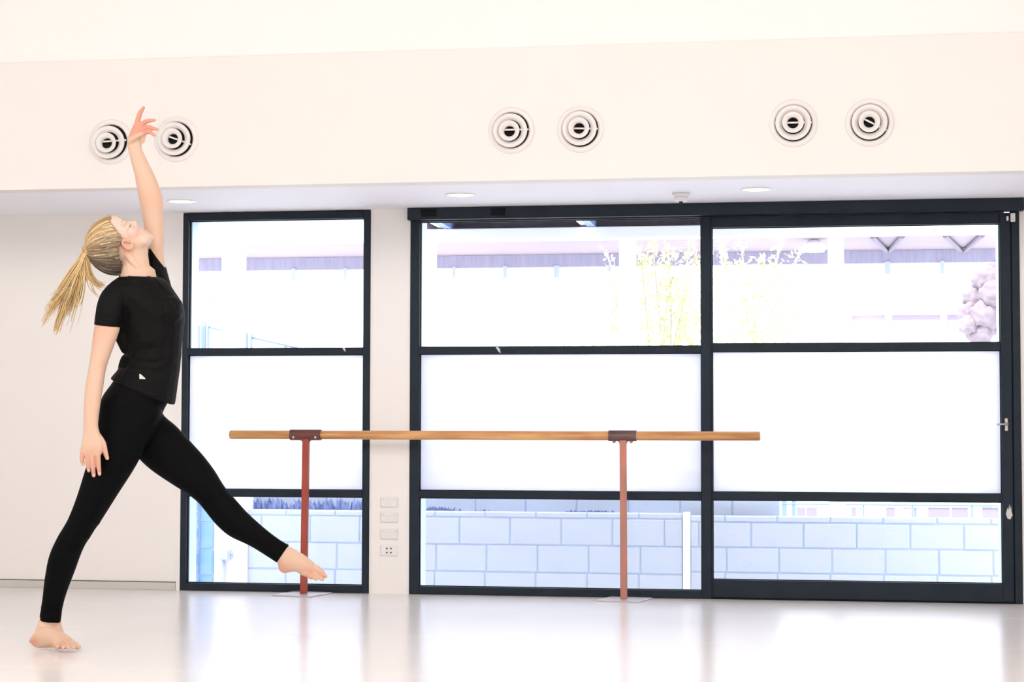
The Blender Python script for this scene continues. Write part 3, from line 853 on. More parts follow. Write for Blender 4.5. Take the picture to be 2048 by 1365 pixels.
# --- head: stacked sections (u, front, back, half width)
HS = [(-38, 33, 16, 11), (-35, 38, 4, 18), (-30, 41.5, -8, 24), (-22, 41.5, -18, 28), (-14, 42, -32, 31), (-6, 41.5, -48, 33), (3, 40.5, -57, 34.5),
      (12, 38.8, -62, 35.5), (20, 38.2, -65, 36), (28, 40.2, -66, 36.5), (36, 41.0, -66, 36.5), (45, 40.8, -63, 34.5), (53, 38.0, -58, 31), (60, 32.0, -51, 25), (67, 21, -41, 18), (73, 4, -27, 10), (75.5, -6, -18, 4)]
S = catmull(HS, 3)
rings = []
for u, fr, bk, hw in S:
    c = H((fr+bk)/2, u); e1 = H(fr, u)-c; e2 = TOW*hw*PX
    rg = []
    for i in range(32):
        t = 2*math.pi*i/32; a, b = math.cos(t), math.sin(t)
        k = (0.80 if a > 0 else 0.95) if u < 35 else 1.0          # fuller cheeks towards the front
        rg.append(c+e1*math.copysign(abs(a)**1.0, a)+e2*math.copysign(abs(b)**k, b))
    rings.append(rg)
add(body, rings_mesh(rings, H(24, -39), H(-12, 76.5)))
def hb(f, u, s, r, rs=None, ru=None, ang=None):
    x, y = hpx(f, u)
    for sg in ((1, -1) if s else (1,)):
        blob(body, x, y, HD+sg*s*PX, r, ru or r, rs or r, 61)   # picture axes turned with the head: first axis = up of head
def htube(pts):
    tube(body, [(*hpx(f, u), HD+s*PX, r) for f, u, s, r in pts])
htube([(36.5, 24, 0, 4.0), (39.5, 17, 0, 4.2), (43.5, 11, 0, 4.8), (44.6, 7.5, 0, 5.2), (42.0, 3.5, 0, 4.6)])     # nose
for sg in (1, -1):
    htube([(38.5, 8, sg*5.0, 3.6), (41.0, 5, sg*5.2, 3.8), (39.0, 2.5, sg*4.8, 3.2)])                              # nostril wings
    htube([(32.0, 27, sg*25, 4.5), (36.5, 30, sg*16, 5.0), (37.5, 29, sg*7, 4.5)])                                 # brow ridge
    hb(30.0, 17.5, sg*14.5, 8.2)                                                                                  # closed eyelids
    hb(24.5, 2, sg*21, 14.0)                                                                                      # cheekbones
    hb(22, -22, sg*17, 13.0)
htube([(39.0, -11.5, -9, 2.6), (42.4, -12.5, -4, 3.2), (43.0, -12.0, 0, 3.2), (42.4, -12.5, 4, 3.2), (39.0, -11.5, 9, 2.6)])   # upper lip
htube([(38.6, -18.5, -8, 2.6), (41.6, -18.5, -4, 3.4), (42.4, -18.5, 0, 3.6), (41.6, -18.5, 4, 3.4), (38.6, -18.5, 8, 2.6)])   # lower lip
hb(34.0, -31.0, 0, 9.0)
# ears: shell, rim and lobe
for sg in (1, -1):
    k = HD+sg*36.5*PX
    blob(body, 253.5, 490.0, k, 11.0, 6.6, 3.0, 38)
    rim = [(250.0, 495.5, 0, 2.6), (245.8, 489.5, 2.2, 2.8), (245.0, 483.6, 3.4, 2.8), (249.0, 480.8, 3.6, 2.6), (255.0, 482.2, 2.6, 2.0)]
    tube(body, [(x, y, k+sg*d*PX, r) for x, y, d, r in rim])
    rim2 = [(250.0, 495.5, 1.0, 2.4), (256.0, 498.0, 2.4, 2.8), (262.0, 496.6, 2.6, 3.2), (265.5, 492.0, 1.0, 2.6)]
    tube(body, [(x, y, k+sg*d*PX, r) for x, y, d, r in rim2])
    tube(body, [(262.5, 486.0, k, 2.4), (264.0, 489.0, k+sg*1.6*PX, 2.4)], 2)
# --- neck
loft(body, [(236, 575, 310, 565, 0.0, .075), (241, 553, 304, 551, 0.0, .062), (240, 540, 299.5, 534, 0.0, .056), (236, 526, 296, 510, -.005, .055), (226, 508, 294, 494, -.01, .058)])
tube(body, [(249, 503, HD+.045, 7), (268, 527, .045, 7.5), (288, 552, .03, 7)])      # neck muscle
# --- trunk under the clothes
TR = [(225, 790, 330, 800, 0.0, .115), (236, 745, 350, 770, 0.0, .115), (253, 707, 357, 705, 0.0, .10), (252, 675, 360, 655, 0.0, .112), (240, 640, 360, 620, 0.0, .125), (226, 610, 345, 590, 0.0, .125), (222, 585, 330, 565, 0.0, .10), (238, 568, 315, 553, 0.0, .075)]
loft(body, TR, shrink=0.94)
PELV = [(238, 745, 348, 770, 0.0, .118), (224, 768, 338, 800, 0.0, .136), (207, 792, 326, 822, 0.0, .148), (199, 818, 316, 844, 0.0, .146), (198, 840, 304, 862, .02, .118)]
loft(body, PELV, shrink=0.94)
# --- legs (d > 0 is nearer)
NLEG = [(200, 806, 322, 832, .056, .094), (195.5, 850, 300, 874, .064, .094), (182, 905, 283, 911, .070, .088), (170.7, 941, 264, 945, .072, .080), (154, 995, 236, 988, .070, .070), (136, 1040, 207, 1034, .062, .062), (115, 1076, 187, 1064, .052, .060), (99, 1113, 166, 1098, .040, .057), (90.5, 1157, 149, 1143, .022, .052), (85.5, 1198, 133.5, 1184, .008, .042), (81.5, 1224, 125, 1214, .0, .036), (79, 1241.5, 120.5, 1246, -.003, .035)]
FLEG = [(305, 800, 240, 880, -.070, .085), (330, 834, 272, 912, -.080, .085), (351, 851.5, 302, 940, -.085, .082), (383, 886, 340, 966, -.090, .074), (407, 912.6, 370, 985, -.092, .068), (429, 942, 394, 1003, -.094, .063), (441, 962, 409, 1020, -.096, .060), (452.5, 979.5, 423, 1038, -.098, .058), (469, 998, 438, 1055, -.100, .056), (497, 1029, 461, 1073.5, -.104, .054), (530.5, 1059, 500, 1092, -.108, .046), (558, 1080, 536, 1114, -.112, .038), (578, 1091.5, 554, 1126, -.115, .036)]
loft(body, NLEG, shrink=0.93)
loft(body, FLEG, shrink=0.93)
# --- standing foot: turned about 45 degrees towards the viewer
FD = (RGT*0.70+TOW*0.71).normalized()
FS = (TOW*0.70-RGT*0.71).normalized()      # across the foot
loft(body, [(88, 1218, 118, 1214, .0, .026), (81.5, 1241, 118.5, 1244, .0, .031), (78.5, 1252, 119.5, 1255, .004, .034), (72, 1268, 124, 1266, .010, .034), (70, 1283, 124, 1280, .014, .030)], e2=FS)
# foot from heel to ball: (bottom point, top point)
loft(body, [(69.5, 1288, 68.5, 1275, .008, .024), (76, 1296, 76, 1262, .012, .031), (88, 1297.0, 90, 1253, .024, .032), (100, 1296.2, 106, 1256, .040, .032), (113, 1297, 120, 1264, .060, .036), (123, 1298.5, 130, 1273, .076, .040), (132, 1298.5, 139, 1282.5, .084, .034), (136, 1298, 142, 1286, .087, .028)], e2=FS)
for pts in (  # toes: little toe nearest
    [(108, 1290.5, .088, 5.6), (113, 1293.5, .112, 5.3), (115, 1296.0, .126, 4.6)],
    [(117, 1287.5, .088, 5.6), (124, 1290.8, .122, 5.0), (126.5, 1295.3, .140, 5.0)],
    [(126, 1285.5, .084, 5.6), (134, 1289.4, .120, 5.0), (136.8, 1295.0, .142, 5.0)],
    [(135, 1285.0, .078, 5.6), (144, 1288.6, .112, 5.0), (147.2, 1294.8, .136, 5.0)],
    [(139, 1286.5, .062, 7.4), (149, 1290.5, .090, 7.4), (155.5, 1294.3, .112, 6.2)]):
    tube(body, pts)
# --- raised foot: pointed, sole and arch turned to the viewer
loft(body, [(566, 1088, 548, 1112, -.113, .026), (577, 1093, 555, 1127, -.115, .0325), (588, 1098, 558, 1139, -.118, .036), (597, 1103.5, 566, 1147.0, -.122, .038), (603, 1107, 579, 1145.5, -.126, .036), (612, 1113, 592, 1144.5, -.130, .034), (622, 1121, 605, 1152, -.138, .036), (632, 1129.5, 617, 1155.5, -.146, .036), (640, 1137.5, 630, 1155.5, -.152, .030)])
blob(body, 569, 1137.5, -.122, 12.0, 10, 16, 20)
for pts in (
    [(634, 1139, -.128, 8.2), (643, 1147, -.126, 6.6), (650.5, 1153.2, -.128, 4.6)],
    [(628, 1148, -.122, 6.4), (638, 1154.5, -.110, 5.2), (645.0, 1159.2, -.106, 4.0)],
    [(622, 1150, -.120, 6.2), (628, 1155.0, -.105, 4.9), (632.0, 1158.6, -.102, 4.0)],
    [(616, 1150, -.122, 6.0), (619, 1153.5, -.105, 4.6), (622.0, 1156.2, -.101, 3.9)],
    [(606, 1146, -.122, 6.0), (612, 1149.0, -.108, 4.6), (615.5, 1150.5, -.105, 4.0)]):
    tube(body, pts)
# --- hanging arm
NARM = [(214, 592, 244, 600, .100, .036), (202, 614, 242, 622, .114, .042), (193.5, 640, 239, 645, .127, .044), (188.6, 656, 239.0, 660, .134, .047), (184.2, 688, 230.5, 685, .142, .044), (180.5, 716, 220, 713, .148, .040), (176.8, 740, 211.5, 740, .152, .037), (172.0, 766, 207.5, 766, .158, .037), (169.3, 792, 203.6, 790, .166, .035), (167.6, 822, 199.0, 822, .176, .031), (167.2, 848, 196.3, 848, .183, .025), (167.0, 862, 197.5, 863, .187, .021)]
loft(body, NARM)
loft(body, [(167, 852, 196.5, 854, .185, .023), (166.3, 868, 199.5, 866, .188, .020), (164.2, 884, 204.5, 882, .191, .0185), (162.3, 897, 206.0, 895, .193, .017), (161.5, 908, 203.5, 909, .193, .0145)], sq=0.85)
for pts in (  # dorsum side faces the viewer: little finger at left, thumb at right (front)
    [(167.5, 895, .190, 5.10), (164.6, 908, .193, 4.73), (164.0, 920, .190, 4.19), (166.0, 929, .184, 3.55)],
    [(174.0, 897, .192, 5.10), (174.5, 914, .196, 4.82), (175.8, 930, .192, 4.46), (177.8, 942, .184, 3.73)],
    [(183.0, 897, .194, 5.28), (184.0, 917, .199, 5.00), (186.0, 938, .196, 4.64), (187.6, 952, .188, 3.82)],
    [(193.5, 896, .193, 5.28), (196.0, 914, .198, 5.10), (197.2, 933, .195, 4.64), (199.0, 949, .187, 3.73)],
    [(196.0, 872, .186, 6.4), (206.0, 887, .182, 6.0), (210.2, 904, .178, 5.4), (214.4, 917, .173, 4.1)]):
    tube(body, pts)
for x, y in ((166, 905), (174.5, 909), (184, 911.5), (195, 909.5)): blob(body, x, y, .2015, 3.8, 4.6, 2.6)
# --- raised arm
FARM = [(299, 575, 338, 580, -.110, .050), (297, 548, 333, 550, -.125, .048), (294, 512, 327.8, 513, -.135, .043), (291, 482, 328.0, 482, -.138, .041), (287.5, 450, 327.2, 452, -.140, .041), (283, 421, 326.4, 423, -.140, .042), (277.8, 398, 325.3, 397, -.138, .042), (273.6, 375, 318.6, 374, -.134, .041), (269.6, 352, 309.0, 350, -.128, .038), (265, 334, 300.0, 332, -.124, .034), (260.5, 316, 291.8, 315, -.120, .029), (256.4, 299, 284.3, 300, -.117, .024), (254.8, 286, 281.0, 291, -.115, .021)]
loft(body, FARM)
loft(body, [(256, 297, 283.0, 299, -.117, .023), (254.7, 284, 284.0, 286, -.115, .020), (256.6, 274, 290.5, 276, -.113, .019), (260.5, 264, 294.0, 266, -.112, .017), (265.2, 254, 292.0, 255, -.112, .015), (269.0, 246.5, 284.0, 246, -.112, .013)], sq=0.85)
for pts in (  # palm faces the viewer
    [(273.5, 252, -.112, 6.2), (276.0, 240, -.114, 5.6), (280.0, 227, -.114, 4.9), (286.9, 216.0, -.112, 3.4)],
    [(280.5, 250, -.108, 5.6), (289.0, 245, -.110, 4.9), (299.0, 241.6, -.106, 4.2), (309.2, 240.6, -.100, 3.0)],
    [(286.5, 257, -.106, 5.4), (297.0, 254.6, -.106, 4.7), (306.0, 257.0, -.100, 3.9), (315.0, 259.3, -.094, 2.8)],
    [(288.5, 266, -.106, 5.0), (298.0, 263.6, -.104, 4.2), (304.5, 267.6, -.098, 3.6), (309.6, 271.4, -.094, 2.8)],
    [(261.0, 282, -.100, 7.4), (267.5, 276.0, -.086, 6.2), (275.5, 271.0, -.076, 5.2), (283.4, 267.2, -.072, 4.2)]):
    tube(body, pts)
blob(body, 264, 279, -.100, 8.5, 8, 6)         # base of thumb
blob(body, 284, 279, -.104, 6.5, 9, 6)         # heel of the hand
body_me = remesh(body, 0.0025, 3, 0.5, 'person')

# soften the joins of the face and the ankles
def relax(me, wts, it):
    wts = np.where(wts > 0.01, wts, 0.0)
    co = coords(me); ne = len(me.edges)
    ed = np.empty(ne*2, np.int32); me.edges.foreach_get('vertices', ed); ed = ed.reshape(-1, 2)
    ed = ed[(wts[ed[:, 0]] > 0.01) | (wts[ed[:, 1]] > 0.01)]
    deg = np.bincount(ed.ravel(), minlength=len(co)); deg[deg == 0] = 1
    for _ in range(it):
        s = np.zeros_like(co)
        for k in range(3):
            s[:, k] = np.bincount(ed[:, 0], co[ed[:, 1], k], len(co))+np.bincount(ed[:, 1], co[ed[:, 0], k], len(co))
        a = s/deg[:, None]
        co += (a-co)*(wts*0.6)[:, None]
    me.vertices.foreach_set('co', co.astype(np.float32).ravel()); me.update()
co = coords(body_me); X_, Y_, D_ = to_px(co)
f_ = (X_-HX)*HF[0]+(Y_-HY)*HF[1]; u_ = (X_-HX)*HU[0]+(Y_-HY)*HU[1]; s_ = np.abs(D_-HD)/PX
wt = ((X_ > 190) & (X_ < 312) & (Y_ > 425) & (Y_ < 505) & (f_ > 8))*1.0
wt *= 1-0.93*np.exp(-((f_-44)/7)**4-((u_-6)/12)**4-(s_/9)**4)          # keep the nose
wt *= 1-0.85*np.exp(-((f_-42)/6)**4-((u_+15)/8)**4-(s_/11)**4)         # keep the lips
wt *= 1-np.exp(-((X_-255)/16)**4-((Y_-490)/12)**4)*(s_ > 30)           # keep the ears
relax(body_me, wt, 22)
# skin colour: pink hands, feet, ears, elbows, cheeks; lips; nails stay plain
co = coords(body_me); X_, Y_, D_ = to_px(co)
base = np.array([0.69, 0.475, 0.350]); pink = np.array([0.66, 0.285, 0.205]); lip = np.array([0.66, 0.26, 0.26]); pale = np.array([0.74, 0.55, 0.46])
w_p = np.zeros(len(co)); w_l = np.zeros(len(co)); w_f = np.zeros(len(co))
def g(x, y, r, a=1.0): return a*np.exp(-((X_-x)**2+(Y_-y)**2)/(r*r))
sm = lambda v, a, b: np.clip((v-a)/(b-a), 0, 1)**2*(3-2*np.clip((v-a)/(b-a), 0, 1))
farhand = sm(-Y_, -284, -264)*(1-0.75*sm(D_, -.098, -.086)*(X_ < 289)*(Y_ > 262))*(X_ > 240)*(X_ < 330)*(Y_ < 300)
w_p = np.maximum(w_p, farhand*0.92)
nearhand = sm(Y_, 885, 925)*(X_ < 222)*(X_ > 155)*(Y_ < 960)
w_p = np.maximum(w_p, nearhand*0.6)
for a in ((252, 492, 14, .7), (67, 1284, 10, .8), (128, 1296, 20, .40), (108, 1296, 12, .5), (566, 1140, 14, .7), (618, 1150, 14, .7), (640, 1152, 12, .5), (176, 672, 26, .45), (197, 660, 30, .35), (184, 907, 10, .5), (213, 900, 10, .4), (207, 728, 10, .3), (303, 398, 22, .25), (275, 468, 16, .3)):
    w_p = np.maximum(w_p, g(*a))
fpx = (X_-HX)*HF[0]+(Y_-HY)*HF[1]; upx = (X_-HX)*HU[0]+(Y_-HY)*HU[1]; spx = np.abs(D_-HD)/PX
w_l = np.exp(-((upx+15.5)/4.2)**4)*np.exp(-((fpx-42)/5)**2)*np.exp(-(spx/9)**4)
w_f = ((D_ > -.095) & (X_ > 200) & (X_ < 312) & (Y_ > 425) & (Y_ < 500))*sm(fpx, 5, 25)
colr = base+w_f[:, None]*(pale-base)
colr = colr+w_p[:, None]*(pink-colr)
colr = colr+w_l[:, None]*(lip-colr)
at_ = body_me.color_attributes.new('tone', 'FLOAT_COLOR', 'POINT')
at_.data.foreach_set('color', np.hstack([colr, np.ones((len(co), 1))]).astype(np.float32).ravel())
m_skin = mat('skin', (0.8, 0.6, 0.46), 0.5, spec=0.35, sss=0.12, bump=(300, 0.04))
vcn = m_skin.node_tree.nodes.new('ShaderNodeVertexColor'); vcn.layer_name = 'tone'
m_skin.node_tree.links.new(vcn.outputs['Color'], m_skin.node_tree.nodes['Principled BSDF'].inputs['Base Color'])
ORG = Vector((foot0.x, foot0.y, 0))
person = empty('person', ORG, 'barefoot dancer in black T-shirt and leggings, arched back, one arm raised and one leg extended', 'person')
def pobj(name, me, m, parent=None, smooth=True, label=None):
    """mesh in world coordinates -> child of the dancer"""
    if isinstance(me, bmesh.types.BMesh):
        q = bpy.data.meshes.new(name); me.to_mesh(q); me.free(); me = q
    me.transform(Matrix.Translation(-ORG))
    o = obj(name, me, m, parent or person, smooth)
    if label: o['label'] = label
    return o
pobj('body', body_me, m_skin)
zmin = co[:, 2].min()
print('BODY verts', len(co), 'zmin', zmin)

def displace(me, creases, vis=True):
    """creases: (x0,y0,x1,y1,width px, height m): folds in the cloth, raised along the surface normal"""
    co = coords(me); x, y, d = to_px(co)
    nr = np.empty(len(co)*3, np.float32); me.vertices.foreach_get('normal', nr); nr = nr.reshape(-1, 3)
    dv = np.zeros(len(co))
    for x0, y0, x1, y1, w, a in creases:
        L2 = (x1-x0)**2+(y1-y0)**2
        t = np.clip(((x-x0)*(x1-x0)+(y-y0)*(y1-y0))/L2, 0, 1)
        bow = 4*t*(1-t)*3.0
        q = np.hypot(x-(x0+t*(x1-x0)), y-(y0+t*(y1-y0))-bow)
        env = np.clip(np.sin(np.pi*np.clip(t*0.86+0.07, 0, 1)), 0, 1)
        dv += a*env*np.exp(-(q/w)**2)
    co += nr*dv[:, None]
    me.vertices.foreach_set('co', co.astype(np.float32).ravel())
    me.update()

# --- leggings
lg = BM()
loft(lg, [(236, 735, 352, 765, 0.0, .118)]+PELV, grow=0.001)
loft(lg, NLEG, grow=0.0012, cap=('round', 'flat'))
loft(lg, FLEG, grow=0.0012, cap=('round', 'flat'))
lg_me = remesh(lg, 0.0032, 5, 0.5, 'leggings')
_x, _y, _d = to_px(coords(lg_me))
relax(lg_me, sm(-_y, -1010, -900), 45)
displace(lg_me, [(326, 834, 284, 902, 5, -.006), (322, 846, 300, 900, 9, .004), (325, 822, 270, 842, 5, .003), (322, 832, 262, 864, 6, .0025), (181, 1076, 150, 1068, 4, .003), (203, 1046, 168, 1042, 4, .003), (192, 1060, 160, 1054, 3, -.002),
                 (410, 1005, 432, 985, 4, .0025), (82, 1229, 123, 1231, 3, .0025), (81, 1221, 124, 1219, 3, -.001), (81, 1214, 126, 1210, 3, .002), (548, 1112, 566, 1084, 3, .002), (536, 1104, 552, 1078, 3, .0015)])
pobj('leggings', lg_me, m_lycra, label='black full length leggings')
# --- T-shirt
sh = BM()
loft(sh, [(221.5, 757, 349, 811, 0.005, .132), (225, 752, 351, 801, 0.005, .134), (238, 737, 355.5, 768, 0.004, .128), (248, 721, 360, 735, 0.0, .118), (250, 706, 362.5, 706, 0.0, .114), (248, 692, 364.5, 680, 0.0, .118), (242, 672, 368, 652, 0.0, .126), (232, 648, 370, 628, 0.0, .134), (220, 622, 364, 606, 0.0, .138), (209, 598, 351, 586, 0.0, .134), (209, 580, 338, 567, 0.0, .116), (222, 566, 325, 557, 0.0, .090), (238, 554.5, 306, 553.5, 0.0, .072)], cap=('flat', 'flat'), n=6)
blob(sh, 338, 625, .045, 28, 36, 40, 20)         # chest
blob(sh, 334, 622, -.055, 32, 36, 40, 20)
loft(sh, [(218, 570, 262, 585, .085, .050), (205, 583, 258, 600, .100, .054), (196, 603, 252, 616, .114, .055), (191.5, 626, 246, 636, .125, .054), (188.3, 650, 240.5, 656, .133, .0525)], cap=('round', 'flat'))
loft(sh, [(286, 600, 350, 600, -.085, .070), (288, 575, 344, 578, -.100, .062), (292, 545, 339.5, 562, -.118, .057), (295, 512, 334.5, 545, -.132, .053), (296.5, 487, 333.5, 539, -.137, .053)], cap=('round', 'flat'))
tube(sh, [(244, 672, .06, 16), (249, 700, .05, 8)])
sh_me = remesh(sh, 0.0032, 14, 0.5, 't_shirt')
displace(sh_me, [(300, 562, 366, 640, 6, .005), (311, 556, 352, 596, 4, .004), (262, 566, 330, 610, 8, .005), (250, 580, 318, 640, 7, .0035), (246, 600, 262, 668, 5, -.006), (256, 640, 300, 690, 8, .003),
                 (250, 712, 330, 716, 5, .004), (248, 700, 345, 690, 5, -.003), (252, 690, 358, 664, 6, .004), (246, 724, 320, 734, 5, .004), (238, 738, 300, 756, 5, .004), (362, 708, 300, 742, 6, .004), (357, 740, 290, 766, 6, .003),
                 (196, 616, 240, 640, 5, .003), (192, 634, 244, 642, 3, .0025), (300, 520, 330, 556, 4, .003), (226, 760, 349, 804, 3, .002), (224, 766, 347, 809, 2.5, -.0015)])
shirt = pobj('t_shirt', sh_me, m_black, label='loose black short sleeved T-shirt')
# collar band following the neckline
cb = BM()
ca = [P(240.0, 553.0, 0.0), P(262, 555.5, .066), P(281, 557.5, .074), P(296, 556, .055), P(304.5, 553.5, 0.0), P(296, 549, -.055), P(272, 547, -.072), P(250, 550, -.055)]
n_ = 40
pts_ = catmull([list(v) for v in ca+ca[:1]], 5)[:-1]
cen = sum((Vector(p) for p in pts_), Vector())/len(pts_)
prev = []
for i, p in enumerate(pts_):
    d = (Vector(pts_[(i+1) % len(pts_)])-Vector(pts_[i-1])).normalized()
    o_ = (Vector(p)-cen).normalized(); nn = d.cross(o_).normalized()
    prev.append([cb.verts.new(Vector(p)+o_*a+nn*b) for a, b in ((.004, .006), (-.003, .006), (-.003, -.006), (.004, -.006))])
for i in range(len(prev)):
    a, b = prev[i], prev[(i+1) % len(prev)]
    for k in range(4): cb.faces.new((a[k], a[(k+1) % 4], b[(k+1) % 4], b[k]))
bmesh.ops.recalc_face_normals(cb, faces=cb.faces[:])
pobj('collar', cb, m_black, shirt)
# small pale maker's tab near the hem, lying on the cloth
def surf_d(me, px, py):
    co = coords(me)+np.array(ORG); x, y, d = to_px(co)
    k = (np.abs(x-px) < 4) & (np.abs(y-py) < 4)
    return d[k].max() if k.any() else 0.1
tb = BM()
T3 = [(278.5, 748.5), (281.5, 748.8), (291, 757.6), (290.5, 759), (278.8, 758.6)]
fr = []; bk_ = []
for x, y in T3:
    d0 = surf_d(shirt.data, x, y)
    fr.append(tb.verts.new(P(x, y, d0+.003))); bk_.append(tb.verts.new(P(x, y, d0-.004)))
tb.faces.new(fr); tb.faces.new(list(reversed(bk_)))
for i in range(5): tb.faces.new((fr[i], bk_[i], bk_[(i+1) % 5], fr[(i+1) % 5]))
bmesh.ops.recalc_face_normals(tb, faces=tb.faces[:])
pobj('hem_tag', tb, mat('pale_tag', (0.62, 0.60, 0.54), 0.7), shirt, False, 'small pale triangular tag')

# --- hair
def hair_mat(name, dark, light):
    m = mat(name, dark, 0.42, spec=0.5, noise=(60, light, (1, 1, 1)))
    nt = m.node_tree
    v = nt.nodes.new('ShaderNodeVertexColor'); v.layer_name = 'strand'
    nt.links.new(v.outputs['Color'], nt.nodes['Principled BSDF'].inputs['Base Color'])
    return m
m_hair = hair_mat('blond_hair', (0.4, 0.26, 0.13), (0.6, 0.42, 0.2))
CF, CU, AF, AU, AS = -14.0, 19.0, 57.0, 61.0, 43.5
def hline(u):
    K = [(-30, -64), (-14, -54), (-8, -43), (13, -17), (14, 3), (20, 8), (30, 11), (42, 17), (52, 25), (59, 32), (66, 60), (100, 60)]
    for (a, fa), (b, fb) in zip(K, K[1:]):
        if a <= u <= b: return fa+(fb-fa)*(u-a)/(b-a)
    return -90
cap = BM(); bmesh.ops.create_icosphere(cap, subdivisions=5, radius=1.0)
kill = []
for v in cap.verts:
    f, s, u = CF+AF*0.985*v.co.x, AS*0.975*v.co.y, CU+AU*0.985*v.co.z
    if f > hline(u)+2.5 or u < -17: kill.append(v)
    v.co = H(f, u, s)
bmesh.ops.delete(cap, geom=kill, context='VERTS')
bmesh.ops.recalc_face_normals(cap, faces=cap.faces[:])
lay = cap.verts.layers.float_color.new('strand')
for v in cap.verts: v[lay] = (0.30, 0.185, 0.085, 1)
rnd = random.Random(21)
TIE = (-50.0, 64.0, 0.0)
def nrm(f, u, s): return math.sqrt(((f-CF)/AF)**2+((u-CU)/AU)**2+(s/AS)**2)
def strand(bm, lay, pts, r0, r1, c0, c1, sides=5):
    prev = None
    n = len(pts)
    for i, p in enumerate(pts):
        d = (pts[min(i+1, n-1)]-pts[max(i-1, 0)]).normalized()
        a = d.orthogonal().normalized(); b = d.cross(a)
        t = i/(n-1)
        r = (r0+(r1-r0)*t)
        cc = [c0[k]+(c1[k]-c0[k])*t for k in range(3)]+[1]
        cur = []
        for k in range(sides):
            v = bm.verts.new(p+a*r*math.cos(6.2832*k/sides)+b*r*math.sin(6.2832*k/sides)); v[lay] = cc; cur.append(v)
        if prev:
            # match the rings by the nearest start so the tube does not twist
            o = min(range(sides), key=lambda q: (cur[q].co-prev[0].co).length)
            cur = cur[o:]+cur[:o]
            for k in range(sides): bm.faces.new((prev[k], prev[(k+1) % sides], cur[(k+1) % sides], cur[k]))
        prev = cur
HC = [(0.33, 0.215, 0.11), (0.43, 0.285, 0.145), (0.56, 0.39, 0.20), (0.68, 0.50, 0.28), (0.48, 0.32, 0.16), (0.26, 0.165, 0.085)]
starts = []
for i in range(560):
    th = rnd.uniform(-16, 62)
    u = th; s_sign = rnd.choice((1, 1, 1, -1))
    f = hline(u)+rnd.gauss(0, 1.6)-abs(rnd.gauss(0, 1))*(2 if rnd.random() < .55 else 30)
    q = 1-((f-CF)/AF)**2-((u-CU)/AU)**2
    if q <= 0.0:
        continue
    starts.append((f, u, s_sign*AS*math.sqrt(q)))
for i in range(90):                       # front hairline over the forehead
    u = rnd.uniform(46, 62); f = hline(u)-rnd.uniform(0, 4)
    s = rnd.uniform(-26, 26)
    starts.append((f, u, s))
for (f, u, s) in starts:
    n0 = min(1.07, max(0.80, nrm(f, u, s)))
    pts = []
    lift = rnd.uniform(0.985, 1.022); rnd_w = rnd.uniform(3, 7); rnd_p = rnd.uniform(0, 6.3)
    for i in range(11):
        t = i/10
        tt = t*0.985
        p = [f+(TIE[0]-f)*tt, u+(TIE[1]-u)*tt, s+(TIE[2]-s)*tt]
        wv = math.sin(t*rnd_w+rnd_p)*1.6*math.sin(3.14*t)
        p = [p[0]+wv, p[1]+wv, p[2]]
        k = nrm(*p)
        tgt = (n0*(1-t)+lift*t) if n0 > 1 else min(lift, n0+(lift-n0)*min(1, t*3))
        if t > 0.8: tgt += (0.0)
        sc = tgt/k
        pts.append(H(CF+(p[0]-CF)*sc, CU+(p[1]-CU)*sc, p[2]*sc))
    # ash brown towards the nape, blonder at the crown
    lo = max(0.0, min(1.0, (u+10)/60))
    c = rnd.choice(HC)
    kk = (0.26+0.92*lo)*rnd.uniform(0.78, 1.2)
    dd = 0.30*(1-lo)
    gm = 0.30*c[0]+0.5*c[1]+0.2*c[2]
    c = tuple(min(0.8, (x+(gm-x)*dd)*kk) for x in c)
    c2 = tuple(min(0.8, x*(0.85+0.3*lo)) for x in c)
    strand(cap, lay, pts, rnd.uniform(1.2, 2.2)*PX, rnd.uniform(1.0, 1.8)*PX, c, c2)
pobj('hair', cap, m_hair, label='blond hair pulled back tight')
# tie: hair wrapped round the root of the ponytail
tc = Vector(P(174.5, 502.5, HD)); 
ax = (P(168, 508, HD)-P(180, 498, HD)).normalized()
tie = BM()
a = ax.cross(TOW).normalized(); b = TOW
R = []
for i in range(24):
    t = 6.28318*i/24
    o_ = a*math.cos(t)+b*math.sin(t)
    R.append([tie.verts.new(tc+o_*(10.5*PX+3.6*PX*math.cos(q))+ax*5.0*PX*math.sin(q)) for q in [6.28318*k/8 for k in range(8)]])
for i in range(24):
    for k in range(8): tie.faces.new((R[i][k], R[(i+1) % 24][k], R[(i+1) % 24][(k+1) % 8], R[i][(k+1) % 8]))
bmesh.ops.recalc_face_normals(tie, faces=tie.faces[:])
pobj('hair_tie', tie, mat('tan_hair_tie', (0.60, 0.40, 0.19), 0.5, noise=(90, (0.45, 0.28, 0.12))))
pt = BM(); lay = pt.verts.layers.float_color.new('strand')
